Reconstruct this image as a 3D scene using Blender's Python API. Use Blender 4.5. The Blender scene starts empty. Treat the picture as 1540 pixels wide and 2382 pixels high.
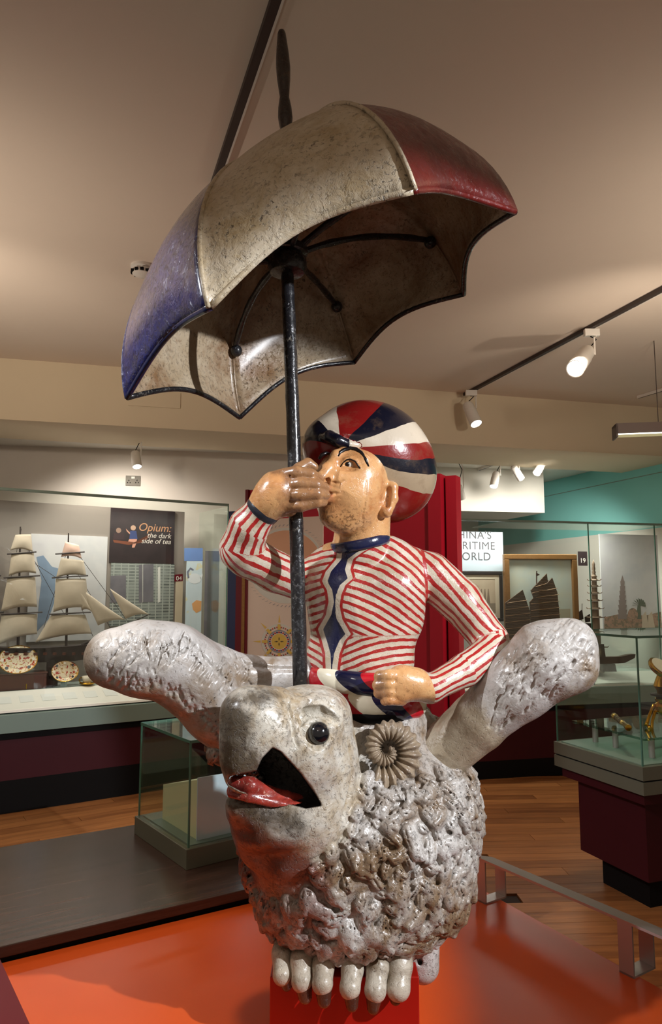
import bpy, bmesh, math, random
import numpy as np
from mathutils import Vector, Matrix

random.seed(7)
rng = np.random.default_rng(11)
scene = bpy.context.scene
COL = scene.collection

# ------------------------------------------------------------------ camera
F, CX, CY, EYE = 1650.0, 770.0, 1191.0, 1.6
PITCH = math.atan(189.0 / F)
FW = np.array([0, math.cos(PITCH), math.sin(PITCH)])
UP = np.array([0, -math.sin(PITCH), math.cos(PITCH)])
cam_d = bpy.data.cameras.new('camera')
cam = bpy.data.objects.new('camera', cam_d)
COL.objects.link(cam)
cam.location = (0, 0, EYE)
cam.rotation_euler = (math.pi / 2 + PITCH, 0, 0)
cam_d.sensor_fit = 'HORIZONTAL'
cam_d.sensor_width = 36.0
cam_d.lens = F / 1540.0 * 36.0
cam_d.clip_start = 0.05
scene.camera = cam

# ------------------------------------------------------------------ light
world = bpy.data.worlds.new('room_air')
scene.world = world
world.use_nodes = True
bg = world.node_tree.nodes['Background']
bg.inputs[0].default_value = (1.0, 0.80, 0.62, 1)
bg.inputs[1].default_value = 0.24

def spot(name, loc, aim, watts, col, size=55, blend=0.4, r=0.05):
    l = bpy.data.lights.new(name, 'SPOT')
    l.energy = watts; l.color = col; l.spot_size = math.radians(size); l.spot_blend = blend
    l.shadow_soft_size = r
    o = bpy.data.objects.new(name, l); COL.objects.link(o)
    o.location = loc
    o.rotation_euler = (Vector(aim) - Vector(loc)).to_track_quat('-Z', 'Y').to_euler()
    return o

def area(name, loc, aim, watts, col, sx, sy):
    l = bpy.data.lights.new(name, 'AREA')
    l.shape = 'RECTANGLE'; l.size = sx; l.size_y = sy; l.energy = watts; l.color = col
    o = bpy.data.objects.new(name, l); COL.objects.link(o)
    o.location = loc
    o.rotation_euler = (Vector(aim) - Vector(loc)).to_track_quat('-Z', 'Y').to_euler()
    return o

COOL = (0.92, 0.95, 1.0)
WARM = (1.0, 0.86, 0.70)
spot('gallery_spot_key', (2.85, -0.05, 3.02), (-0.05, 2.05, 1.50), 820, COOL, 33, 0.25, 0.03)
spot('gallery_spot_side', (-2.1, 1.0, 3.2), (-0.12, 2.1, 1.78), 280, COOL, 29, 0.4, 0.04)
spot('gallery_spot_front', (-0.5, -0.8, 3.3), (0.0, 2.1, 1.15), 14, (1, 0.95, 0.88), 40, 0.6, 0.05)
spot('platform_fill_spot', (-1.4, 1.5, 3.3), (-1.0, 2.0, 0.45), 130, WARM, 42, 0.6, 0.05)  # added spot that brightens the left of the platform, no known fitting
# lamps of the rooms behind, under the lower ceiling
spot('far_room_lamp_a', (2.2, 6.9, 2.85), (2.0, 8.2, 1.2), 120, (1.0, 0.95, 0.86), 130, 0.6, 0.1)
spot('far_room_lamp_b', (-2.0, 6.1, 2.85), (-2.0, 7.0, 1.4), 60, (1.0, 0.92, 0.82), 130, 0.6, 0.1)
# added ceiling fill standing in for bounced light, left, right and behind the viewer
spot('ceiling_fill_left', (-2.4, 2.9, 2.1), (-2.0, 3.3, 3.4), 62, WARM, 125, 0.8, 0.05)
spot('ceiling_fill_right', (2.6, 2.9, 2.1), (2.2, 3.3, 3.4), 66, WARM, 125, 0.8, 0.05)
spot('ceiling_fill_rear', (0.0, -0.5, 2.1), (0.0, -0.1, 3.4), 45, WARM, 120, 0.8, 0.05)
spot('beam_fill_left', (-2.4, 2.6, 2.7), (-2.2, 5.3, 3.15), 60, WARM, 90, 0.8, 0.08)  # added fill for the left of the beam face, no fitting there
spot('beam_fill_right', (2.0, 3.2, 2.7), (1.7, 5.6, 3.15), 42, WARM, 90, 0.8, 0.08)  # the same added fill for the right of the beam
spot('board_fill_spot', (1.5, 3.3, 3.25), (0.55, 5.0, 1.6), 90, WARM, 50, 0.6, 0.05)  # unseen lamp added to brighten the red board
spot('aisle_lamp', (-2.6, 3.6, 3.2), (-2.0, 4.6, 0.0), 60, WARM, 110, 0.6, 0.1)
spot('aisle_lamp_right', (1.6, 4.3, 3.1), (1.9, 4.6, 0.0), 80, WARM, 100, 0.6, 0.1)
scene.view_settings.view_transform = 'Standard'
scene.view_settings.look = 'None'
scene.view_settings.exposure = 0.0
scene.view_settings.gamma = 1.0
scene.view_settings.use_curve_mapping = False

# ------------------------------------------------------------------ helpers: pixels and rays
def ray(px, py):
    return FW + np.array([1.0, 0, 0]) * ((px - CX) / F) + UP * ((CY - py) / F)
CAM = np.array([0, 0, EYE])
def P(px, py, Y):
    d = ray(px, py); return CAM + d * (Y / d[1])
def PZ(px, py, z):
    d = ray(px, py); return CAM + d * ((z - EYE) / d[2])
def depth(p):
    return float((np.asarray(p) - CAM) @ FW)
def RR(px, py, Y, r):
    return r * depth(P(px, py, Y)) / F
def to_px(v):
    q = np.asarray(v) - CAM; z = q @ FW
    return CX + F * q[..., 0] / z, CY - F * (q @ UP) / z

class Plane:
    """a vertical plane standing on the line a-b of the floor"""
    def __init__(s, a, b, off=0.0):
        s.a = np.array(a[:2], float); b = np.array(b[:2], float)
        s.u = (b - s.a) / np.linalg.norm(b - s.a)
        s.n = np.array([s.u[1], -s.u[0]])
        if s.n @ (-s.a) < 0: s.n = -s.n
        s.a = s.a + s.n * off; s.b0 = b
    def shift(s, off):
        q = Plane(s.a, s.a + s.u); q.a = s.a + s.n * off; q.n = s.n; return q
    def hit(s, px, py):
        d = ray(px, py); t = (s.a @ s.n) / (d[:2] @ s.n); return CAM + d * t
    def pos(s, px, py):                     # (along, z)
        h = s.hit(px, py); return float((h[:2] - s.a) @ s.u), float(h[2])
    def pt(s, along, z, out=0.0):
        q = s.a + s.u * along + s.n * out; return np.array([q[0], q[1], z])

# ------------------------------------------------------------------ helpers: objects
def thing(name, label, cat, loc=(0, 0, 0), group=None, kind=None):
    o = bpy.data.objects.new(name, None); COL.objects.link(o)
    o.empty_display_size = 0.05
    o.location = [float(v) for v in loc]
    tag(o, label, cat, group, kind); return o
def tag(o, label=None, cat=None, group=None, kind=None):
    if label: o['label'] = label
    if cat: o['category'] = cat
    if group: o['group'] = group
    if kind: o['kind'] = kind
    return o
def root_loc(o):
    while o.parent: o = o.parent
    return np.array(o.location)

def mesh_obj(name, V, Fc, mats, parent=None, mi=None, smooth=False, attrs=None, origin=None, label=None, kind=None):
    V = np.asarray(V, np.float64).reshape(-1, 3)
    org = root_loc(parent) if parent else (np.array(origin) if origin is not None else np.zeros(3))
    me = bpy.data.meshes.new(name)
    if isinstance(Fc, np.ndarray):
        nq = len(Fc); k = Fc.shape[1]
        me.vertices.add(len(V)); me.vertices.foreach_set('co', (V - org).astype(np.float32).ravel())
        me.loops.add(nq * k); me.loops.foreach_set('vertex_index', Fc.astype(np.int32).ravel())
        me.polygons.add(nq)
        me.polygons.foreach_set('loop_start', np.arange(0, nq * k, k, dtype=np.int32))
        me.update(calc_edges=True); me.validate()
    else:
        me.from_pydata((V - org).tolist(), [], [list(map(int, f)) for f in Fc])
    for m in (mats if isinstance(mats, (list, tuple)) else [mats]): me.materials.append(m)
    if mi is not None: me.polygons.foreach_set('material_index', np.asarray(mi, np.int32))
    if smooth: me.polygons.foreach_set('use_smooth', np.ones(len(me.polygons), bool))
    if attrs:
        for k_, a in attrs.items():
            at = me.attributes.new(k_, 'FLOAT', 'POINT'); at.data.foreach_set('value', np.asarray(a, np.float32))
    me.update()
    o = bpy.data.objects.new(name, me); COL.objects.link(o)
    if parent: o.parent = parent
    elif origin is not None: o.location = [float(v) for v in origin]
    if label: o['label'] = label
    if kind: o['kind'] = kind
    return o

class MB:
    def __init__(s): s.v = []; s.f = []; s.m = []
    def add(s, V, Fc, m=0):
        o = len(s.v); s.v += [tuple(map(float, p)) for p in V]
        for f in Fc: s.f.append([i + o for i in f]); s.m.append(m)
        return s
    def hexa(s, b, t, m=0):                 # bottom quad, top quad (same winding)
        n = len(b); V = list(b) + list(t)
        Fc = [list(range(n))[::-1], list(range(n, 2 * n))] + [[i, (i + 1) % n, n + (i + 1) % n, n + i] for i in range(n)]
        return s.add(V, Fc, m)
    def box(s, lo, hi, m=0):
        x0, y0, z0 = lo; x1, y1, z1 = hi
        return s.hexa([(x0, y0, z0), (x1, y0, z0), (x1, y1, z0), (x0, y1, z0)], [(x0, y0, z1), (x1, y0, z1), (x1, y1, z1), (x0, y1, z1)], m)
    def pbox(s, pl, a0, a1, z0, z1, o0, o1, m=0):   # box on a plane: along, z, outward
        q = lambda a, z, o: pl.pt(a, z, o)
        return s.hexa([q(a0, z0, o0), q(a1, z0, o0), q(a1, z0, o1), q(a0, z0, o1)], [q(a0, z1, o0), q(a1, z1, o0), q(a1, z1, o1), q(a0, z1, o1)], m)
    def ppoly(s, pl, pts, o0, o1, m=0):     # polygon (along,z) extruded outward
        return s.hexa([pl.pt(a, z, o0) for a, z in pts], [pl.pt(a, z, o1) for a, z in pts], m)
    def prism(s, pts, z0, z1, m=0):
        return s.hexa([(p[0], p[1], z0) for p in pts], [(p[0], p[1], z1) for p in pts], m)
    def tube(s, pts, r, n=10, m=0, cap=True):
        pts = [np.array(p, float) for p in pts]; N = len(pts)
        rs = r if hasattr(r, '__len__') else [r] * N
        rings = []; prev = None
        for i in range(N):
            t = pts[min(i + 1, N - 1)] - pts[max(i - 1, 0)]; t /= np.linalg.norm(t) + 1e-12
            if prev is None:
                a = np.array([0, 0, 1.0]) if abs(t[2]) < .9 else np.array([1.0, 0, 0])
                u = np.cross(t, a)
            else: u = prev - t * (prev @ t)
            u /= np.linalg.norm(u); prev = u; w = np.cross(t, u)
            rings.append([pts[i] + rs[i] * (math.cos(2 * math.pi * k / n) * u + math.sin(2 * math.pi * k / n) * w) for k in range(n)])
        V = [p for R in rings for p in R]; Fc = []
        for i in range(N - 1):
            for k in range(n): Fc.append([i * n + k, i * n + (k + 1) % n, (i + 1) * n + (k + 1) % n, (i + 1) * n + k])
        if cap: Fc += [list(range(n))[::-1], list(range((N - 1) * n, N * n))]
        return s.add(V, Fc, m)
    def disc(s, c, nrm, r, th, n=24, m=0, ry=None, up=(0, 0, 1)):
        c = np.array(c, float); nn = np.array(nrm, float); nn /= np.linalg.norm(nn)
        u = np.cross(up, nn); u /= np.linalg.norm(u); w = np.cross(nn, u); ry = ry or r
        ring = [c + r * math.cos(2 * math.pi * k / n) * u + ry * math.sin(2 * math.pi * k / n) * w for k in range(n)]
        return s.hexa(ring, [p + nn * th for p in ring], m)
    def sphere(s, c, r, n=14, m=0):
        c = np.array(c, float); r = np.array(r if hasattr(r, '__len__') else (r, r, r)); V = []; Fc = []; h = n // 2 + 1
        for i in range(h + 1):
            a = math.pi * i / h
            for k in range(n):
                b = 2 * math.pi * k / n
                V.append(c + r * np.array([math.sin(a) * math.cos(b), math.sin(a) * math.sin(b), math.cos(a)]))
        for i in range(h):
            for k in range(n): Fc.append([i * n + k, (i + 1) * n + k, (i + 1) * n + (k + 1) % n, i * n + (k + 1) % n])
        return s.add(V, Fc, m)
    def lathe(s, base, prof, n=20, axis=(0, 0, 1), m=0):
        base = np.array(base, float); ax = np.array(axis, float); ax /= np.linalg.norm(ax)
        a = np.array([1.0, 0, 0]) if abs(ax[0]) < .9 else np.array([0, 1.0, 0])
        u = np.cross(ax, a); u /= np.linalg.norm(u); w = np.cross(ax, u); V = []; Fc = []; N = len(prof)
        for r, z in prof:
            for k in range(n):
                b = 2 * math.pi * k / n; V.append(base + ax * z + max(r, 1e-4) * (math.cos(b) * u + math.sin(b) * w))
        for i in range(N - 1):
            for k in range(n): Fc.append([i * n + k, i * n + (k + 1) % n, (i + 1) * n + (k + 1) % n, (i + 1) * n + k])
        Fc += [list(range(n))[::-1], list(range((N - 1) * n, N * n))]
        return s.add(V, Fc, m)
    def build(s, name, mats, parent=None, smooth=False, origin=None, label=None, kind=None, bevel=0):
        o = mesh_obj(name, s.v, s.f, mats, parent, s.m, smooth, None, origin, label, kind)
        if bevel:
            b = o.modifiers.new('bevel', 'BEVEL'); b.width = bevel; b.segments = 2; b.limit_method = 'ANGLE'
        if smooth == 'auto':
            try: o.data.set_sharp_from_angle(angle=math.radians(40))
            except Exception: pass
        return o

def centre(V): return np.asarray(V, float).mean(0)
def single(mb, name, mats, label, cat, group=None, kind=None, smooth=False, bevel=0, origin=None):
    V = np.array(mb.v); lo, hi = V.min(0), V.max(0)
    org = origin if origin is not None else ((lo[0] + hi[0]) / 2, (lo[1] + hi[1]) / 2, lo[2])
    o = mb.build(name, mats, None, smooth, org, bevel=bevel)
    return tag(o, label, cat, group, kind)

def text(body, size, loc, pl, m, parent, align='LEFT', shear=0.0, thick=0.0006, name='lettering', spacing=1.0, flip=False):
    cu = bpy.data.curves.new(name, 'FONT'); cu.body = body; cu.size = size; cu.align_x = align; cu.shear = shear
    cu.extrude = thick; cu.space_character = spacing
    tmp = bpy.data.objects.new('t', cu); COL.objects.link(tmp)
    dg = bpy.context.evaluated_depsgraph_get(); dg.update()
    me = bpy.data.meshes.new_from_object(tmp.evaluated_get(dg)); bpy.data.objects.remove(tmp)
    V = np.zeros(len(me.vertices) * 3); me.vertices.foreach_get('co', V); V = V.reshape(-1, 3)
    u = np.array([pl.u[0], pl.u[1], 0]); n = np.array([pl.n[0], pl.n[1], 0])
    if np.cross(u, [0, 0, 1]) @ n < 0: u = -u      # read left to right for the viewer
    Wd = np.array(loc) + V[:, :1] * u + V[:, 1:2] * np.array([0, 0, 1.0]) + V[:, 2:3] * n
    Fc = [list(p.vertices) for p in me.polygons]
    bpy.data.meshes.remove(me)
    return mesh_obj(name, Wd, Fc, m, parent)

# ------------------------------------------------------------------ helpers: sculpting with signed distances
def smin(a, b, k):
    if k <= 0: return np.minimum(a, b)
    h = np.clip(.5 + .5 * (b - a) / k, 0, 1); return b + (a - b) * h - k * h * (1 - h)
def cone(a, b, ra, rb):
    a = np.asarray(a, float); b = np.asarray(b, float); ba = b - a; L = max(ba @ ba, 1e-12)
    def f(X, Y, Z):
        t = np.clip(((X - a[0]) * ba[0] + (Y - a[1]) * ba[1] + (Z - a[2]) * ba[2]) / L, 0, 1)
        return np.sqrt((X - a[0] - t * ba[0]) ** 2 + (Y - a[1] - t * ba[1]) ** 2 + (Z - a[2] - t * ba[2]) ** 2) - (ra + t * (rb - ra))
    m = max(ra, rb); return f, np.minimum(a, b) - m, np.maximum(a, b) + m
def ell(c, r, R=None):
    c = np.asarray(c, float); r = np.asarray(r, float); R = np.eye(3) if R is None else np.array(R)
    def f(X, Y, Z):
        x, y, z = X - c[0], Y - c[1], Z - c[2]
        q = [R[i][0] * x + R[i][1] * y + R[i][2] * z for i in range(3)]
        k0 = np.sqrt((q[0] / r[0]) ** 2 + (q[1] / r[1]) ** 2 + (q[2] / r[2]) ** 2)
        k1 = np.sqrt((q[0] / r[0] ** 2) ** 2 + (q[1] / r[1] ** 2) ** 2 + (q[2] / r[2] ** 2) ** 2) + 1e-9
        return k0 * (k0 - 1) / k1
    m = r.max(); return f, c - m, c + m
def pc(*pts):                               # chain of cones in pixels: (px,py,Y,rpx)
    out = []
    for p, q in zip(pts[:-1], pts[1:]):
        out.append(cone(P(*p[:3]), P(*q[:3]), RR(*p), RR(*q)))
    return out
def pe(px, py, Y, rx, rz, ry, R=None):      # ellipsoid: px radii in pixels, depth radius in metres
    s = depth(P(px, py, Y)) / F
    return ell(P(px, py, Y), (rx * s, ry, rz * s), R)
def rot_y(deg):
    a = math.radians(deg); c, s = math.cos(a), math.sin(a); return [[c, 0, -s], [0, 1, 0], [s, 0, c]]
def rot_z(deg):
    a = math.radians(deg); c, s = math.cos(a), math.sin(a); return [[c, s, 0], [-s, c, 0], [0, 0, 1]]
def evalg(prims, V, k=0.0):
    d = None
    for f, _, _ in prims:
        e = f(V[:, 0], V[:, 1], V[:, 2]); d = e if d is None else smin(d, e, k)
    return d

class SDF:
    def __init__(s, lo, hi, h):
        s.lo = np.array(lo, float); s.h = h
        s.n = np.ceil((np.array(hi) - s.lo) / h).astype(int) + 1
        s.d = np.full(s.n, .5, np.float32)
    def _win(s, lo, hi, mg):
        i0 = np.clip(np.floor((lo - mg - s.lo) / s.h).astype(int), 0, s.n); i1 = np.clip(np.ceil((hi + mg - s.lo) / s.h).astype(int) + 1, 0, s.n)
        sl = tuple(slice(a, b) for a, b in zip(i0, i1))
        ax = [(s.lo[i] + s.h * np.arange(i0[i], i1[i])).astype(np.float32) for i in range(3)]
        return sl, ax[0][:, None, None], ax[1][None, :, None], ax[2][None, None, :]
    def add(s, prims, k=0.0, mode='u'):
        for f, lo, hi in (prims if isinstance(prims, list) else [prims]):
            sl, X, Y, Z = s._win(lo, hi, k + 3 * s.h + .004)
            if 0 in s.d[sl].shape: continue
            e = f(X, Y, Z)
            if mode == 'u': s.d[sl] = smin(s.d[sl], e, k)
            else: s.d[sl] = -smin(-s.d[sl], e, k)
        return s
    def at(s, V):
        q = (np.asarray(V) - s.lo) / s.h; q = np.clip(q, 0, s.n - 1.001); i = q.astype(int); t = q - i; d = 0
        for a in (0, 1):
            for b in (0, 1):
                for c in (0, 1):
                    w = (t[:, 0] if a else 1 - t[:, 0]) * (t[:, 1] if b else 1 - t[:, 1]) * (t[:, 2] if c else 1 - t[:, 2])
                    d = d + w * s.d[i[:, 0] + a, i[:, 1] + b, i[:, 2] + c]
        return d
    def hitY(s, px, py, default=2.0):       # first surface along a pixel's ray
        Ys = np.linspace(s.lo[1], s.lo[1] + s.h * (s.n[1] - 1), 400)
        d = ray(px, py); V = CAM + d * (Ys[:, None] / d[1]); v = s.at(V); m = np.where(v < 0)[0]
        return float(Ys[m[0]]) if len(m) else default
    def normal(s, V):
        V = np.asarray(V); e = s.h * 1.5
        g = np.stack([s.at(V + np.eye(3)[i] * e) - s.at(V - np.eye(3)[i] * e) for i in range(3)], 1)
        return g / (np.linalg.norm(g, axis=1, keepdims=True) + 1e-9)
    def mesh(s, step=1):
        d = s.d[::step, ::step, ::step]; h = s.h * step
        g = d < 0; c = np.zeros(np.array(g.shape) - 1, np.uint8); gi = g.astype(np.uint8)
        for a in (0, 1):
            for b in (0, 1):
                for e in (0, 1):
                    c += gi[a:a + c.shape[0], b:b + c.shape[1], e:e + c.shape[2]]
        act = (c > 0) & (c < 8); idx = np.argwhere(act)
        ids = np.full(c.shape, -1, np.int32); ids[act] = np.arange(len(idx))
        acc = np.zeros((len(idx), 3)); cnt = np.zeros(len(idx))
        cor = [(a, b, e) for a in (0, 1) for b in (0, 1) for e in (0, 1)]
        for o1 in cor:
            for ax in range(3):
                if o1[ax]: continue
                o2 = list(o1); o2[ax] = 1
                v1 = d[idx[:, 0] + o1[0], idx[:, 1] + o1[1], idx[:, 2] + o1[2]]; v2 = d[idx[:, 0] + o2[0], idx[:, 1] + o2[1], idx[:, 2] + o2[2]]
                m = (v1 < 0) != (v2 < 0); t = v1[m] / (v1[m] - v2[m])
                pnt = np.tile(np.array(o1, float), (m.sum(), 1)); pnt[:, ax] += t; acc[m] += pnt; cnt[m] += 1
        V = s.lo + h * (idx + acc / cnt[:, None]); Q = []
        for ax in range(3):
            b, e = (ax + 1) % 3, (ax + 2) % 3
            s0 = [slice(None)] * 3; s1 = [slice(None)] * 3
            s0[ax] = slice(0, -1); s1[ax] = slice(1, None); s0[b] = s1[b] = slice(1, -1); s0[e] = s1[e] = slice(1, -1)
            g0, g1 = g[tuple(s0)], g[tuple(s1)]; E_ = np.argwhere(g0 != g1)
            fl = g0[E_[:, 0], E_[:, 1], E_[:, 2]]; E_[:, b] += 1; E_[:, e] += 1
            def cell(db, de):
                q = E_.copy(); q[:, b] -= db; q[:, e] -= de; return ids[q[:, 0], q[:, 1], q[:, 2]]
            q = np.stack([cell(1, 1), cell(0, 1), cell(0, 0), cell(1, 0)], 1); q[~fl] = q[~fl][:, ::-1]; Q.append(q)
        return V, np.concatenate(Q)
# ------------------------------------------------------------------ materials
def srgb(r, g, b):
    f = lambda c: (c / 255 / 12.92) if c / 255 <= .04045 else ((c / 255 + .055) / 1.055) ** 2.4
    return (f(r), f(g), f(b), 1)
class NT:
    def __init__(s, name):
        s.m = bpy.data.materials.new(name); s.m.use_nodes = True; s.t = s.m.node_tree
        s.b = s.t.nodes['Principled BSDF']; s.out = s.t.nodes['Material Output']
        s.tc = s.t.nodes.new('ShaderNodeTexCoord')
    def n(s, kind, **kw):
        nd = s.t.nodes.new(kind)
        for k, v in kw.items(): setattr(nd, k, v)
        return nd
    def lk(s, a, b): s.t.links.new(a, b)
    def put(s, sock, v):
        if hasattr(v, 'is_linked') or hasattr(v, 'links'): s.lk(v, sock)
        else: sock.default_value = v
    def math(s, op, a, b=0.0, c=None):
        nd = s.n('ShaderNodeMath', operation=op); s.put(nd.inputs[0], a); s.put(nd.inputs[1], b)
        if c is not None: s.put(nd.inputs[2], c)
        return nd.outputs[0]
    def noise(s, scale, detail=4, rough=.6, vec=None, dist=0.0):
        nd = s.n('ShaderNodeTexNoise'); s.lk(vec or s.tc.outputs['Object'], nd.inputs['Vector'])
        nd.inputs['Scale'].default_value = scale; nd.inputs['Detail'].default_value = detail
        nd.inputs['Roughness'].default_value = rough; nd.inputs['Distortion'].default_value = dist
        return nd.outputs['Fac']
    def vor(s, scale, vec=None, feature='F1'):
        nd = s.n('ShaderNodeTexVoronoi', feature=feature); s.lk(vec or s.tc.outputs['Object'], nd.inputs['Vector'])
        nd.inputs['Scale'].default_value = scale; return nd.outputs['Distance']
    def maprange(s, v, a, b, c=0.0, d=1.0):
        nd = s.n('ShaderNodeMapRange'); s.put(nd.inputs[0], v)
        for i, x in zip((1, 2, 3, 4), (a, b, c, d)): nd.inputs[i].default_value = x
        return nd.outputs[0]
    def mix(s, f, a, b, mode='MIX'):
        nd = s.n('ShaderNodeMix', data_type='RGBA', blend_type=mode); s.put(nd.inputs[0], f); s.put(nd.inputs[6], a); s.put(nd.inputs[7], b)
        return nd.outputs[2]
    def attr(s, name):
        return s.n('ShaderNodeAttribute', attribute_name=name).outputs['Fac']
    def ramp(s, f, stops, interp='CONSTANT'):
        nd = s.n('ShaderNodeValToRGB'); cr = nd.color_ramp; cr.interpolation = interp; s.put(nd.inputs[0], f)
        while len(cr.elements) > 1: cr.elements.remove(cr.elements[-1])
        cr.elements[0].position = stops[0][0]; cr.elements[0].color = stops[0][1]
        for p_, c_ in stops[1:]:
            e = cr.elements.new(p_); e.color = c_
        return nd.outputs[0]
    def scaled(s, x, y, z):
        nd = s.n('ShaderNodeMapping'); s.lk(s.tc.outputs['Object'], nd.inputs[0]); nd.inputs['Scale'].default_value = (x, y, z); return nd.outputs[0]
    def bump(s, h, strength=.3, dist=.004):
        nd = s.n('ShaderNodeBump'); nd.inputs['Strength'].default_value = strength; nd.inputs['Distance'].default_value = dist
        s.put(nd.inputs['Height'], h); s.lk(nd.outputs[0], s.b.inputs['Normal'])
    def set(s, col=None, rough=None, metal=None, spec=None, coat=None, coat_r=None):
        for k, v in (('Base Color', col), ('Roughness', rough), ('Metallic', metal), ('Specular IOR Level', spec), ('Coat Weight', coat), ('Coat Roughness', coat_r)):
            if v is not None: s.put(s.b.inputs[k], v)
        return s

def flat(name, col, rough=.55, metal=0.0, spec=.4, grain=0.0, gscale=60.0, bump=0.0):
    t = NT(name); t.set(col, rough, metal, spec)
    if grain:
        k = tuple(min(1, c * (1 + grain)) for c in col[:3]) + (1,); d = tuple(c * (1 - grain) for c in col[:3]) + (1,)
        t.set(col=t.mix(t.noise(gscale), d, k))
    if bump: t.bump(t.noise(gscale * 2), bump, .002)
    return t.m
def emit(name, col, st):
    t = NT(name); t.set((0, 0, 0, 1)); t.b.inputs['Emission Color'].default_value = col; t.b.inputs['Emission Strength'].default_value = st; return t.m

M = {}
M['ceiling'] = flat('ceiling_paint', srgb(226, 211, 196), .9, grain=.03, gscale=3)
M['beam'] = flat('beam_paint', srgb(222, 206, 178), .9, grain=.03, gscale=3)
M['wall'] = flat('wall_paint', srgb(222, 214, 204), .9, grain=.03, gscale=4)
M['wall_white'] = flat('white_paint', srgb(228, 224, 214), .9)
M['teal'] = flat('turquoise_paint', srgb(136, 208, 203), .85)
M['black'] = flat('black_paint', srgb(13, 11, 11), .7, spec=.15)
M['maroon'] = flat('maroon_laminate', srgb(62, 14, 22), .5, spec=.25, grain=.08, gscale=8)
M['grey_green'] = flat('grey_green_laminate', srgb(128, 146, 136), .4)
M['olive'] = flat('olive_grey_metal', srgb(112, 112, 96), .4, metal=.2)
M['label_white'] = flat('label_strip', srgb(222, 216, 206), .6)
M['red_board'] = flat('crimson_board', srgb(178, 22, 46), .45)
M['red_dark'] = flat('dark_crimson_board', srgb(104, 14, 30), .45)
M['navy_board'] = flat('navy_board', srgb(42, 50, 88), .5)
M['pink_print'] = flat('blush_print', srgb(226, 206, 194), .6)
M['peach_print'] = flat('peach_print', srgb(222, 170, 140), .6)
M['pale_print'] = flat('pale_print', srgb(214, 212, 206), .6)
M['gold_print'] = flat('ochre_print', srgb(222, 186, 92), .6)
M['grey_print'] = flat('grey_print', srgb(150, 150, 158), .6)
M['ink'] = flat('ink_print', srgb(70, 60, 58), .6)
M['red_ink'] = flat('red_print', srgb(186, 40, 40), .6)
M['blue_ink'] = flat('blue_print', srgb(60, 70, 120), .6)
M['white_metal'] = flat('white_metal', srgb(226, 220, 212), .35)
M['track'] = flat('dark_track', srgb(62, 50, 46), .5)
M['lens'] = emit('lamp_lens', (1, .97, .9, 1), 9)
M['tube_lamp'] = emit('fluorescent_lamp', (1, .95, .75, 1), 4)
M['brown_metal'] = flat('brown_metal', srgb(84, 66, 58), .5)
M['steel'] = flat('socket_steel', srgb(96, 90, 78), .5, metal=.1)
M['aluminium'] = flat('brushed_aluminium', srgb(190, 180, 176), .35, metal=.55)
M['cream_board'] = flat('cream_board', srgb(226, 228, 186), .6)
M['white_card'] = flat('white_card', srgb(206, 220, 232), .6)
M['gold'] = flat('gilt_brass', srgb(214, 164, 62), .22, metal=1.0, grain=.1, gscale=30)
M['gilt_frame'] = flat('gilt_frame_wood', srgb(150, 108, 62), .4, metal=.4, grain=.3, gscale=60)
M['dark_frame'] = flat('dark_frame_wood', srgb(40, 34, 34), .45)
M['mount'] = flat('print_mount', srgb(226, 214, 190), .7)
M['sailcloth'] = flat('sailcloth', srgb(200, 184, 164), .8, grain=.10, gscale=25, bump=.2)
M['sail_pink'] = flat('rosy_sailcloth', srgb(212, 176, 160), .8, grain=.10, gscale=25)
M['ship_dark'] = flat('ship_timber', srgb(48, 36, 32), .5)
M['rigging'] = flat('rigging_cord', srgb(58, 48, 44), .7)
M['chest'] = flat('chest_wood', srgb(84, 46, 34), .35, grain=.2, gscale=20)
M['porcelain'] = flat('porcelain', srgb(232, 220, 200), .15)
M['junk_hull'] = flat('junk_timber', srgb(86, 66, 54), .6, grain=.15, gscale=25)
M['bamboo'] = flat('bamboo_strip', srgb(160, 126, 92), .6)
M['soap'] = flat('soapstone', srgb(134, 112, 92), .5, grain=.25, gscale=40)
M['clear_stand'] = flat('frosted_stand', srgb(176, 190, 182), .2)

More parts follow.
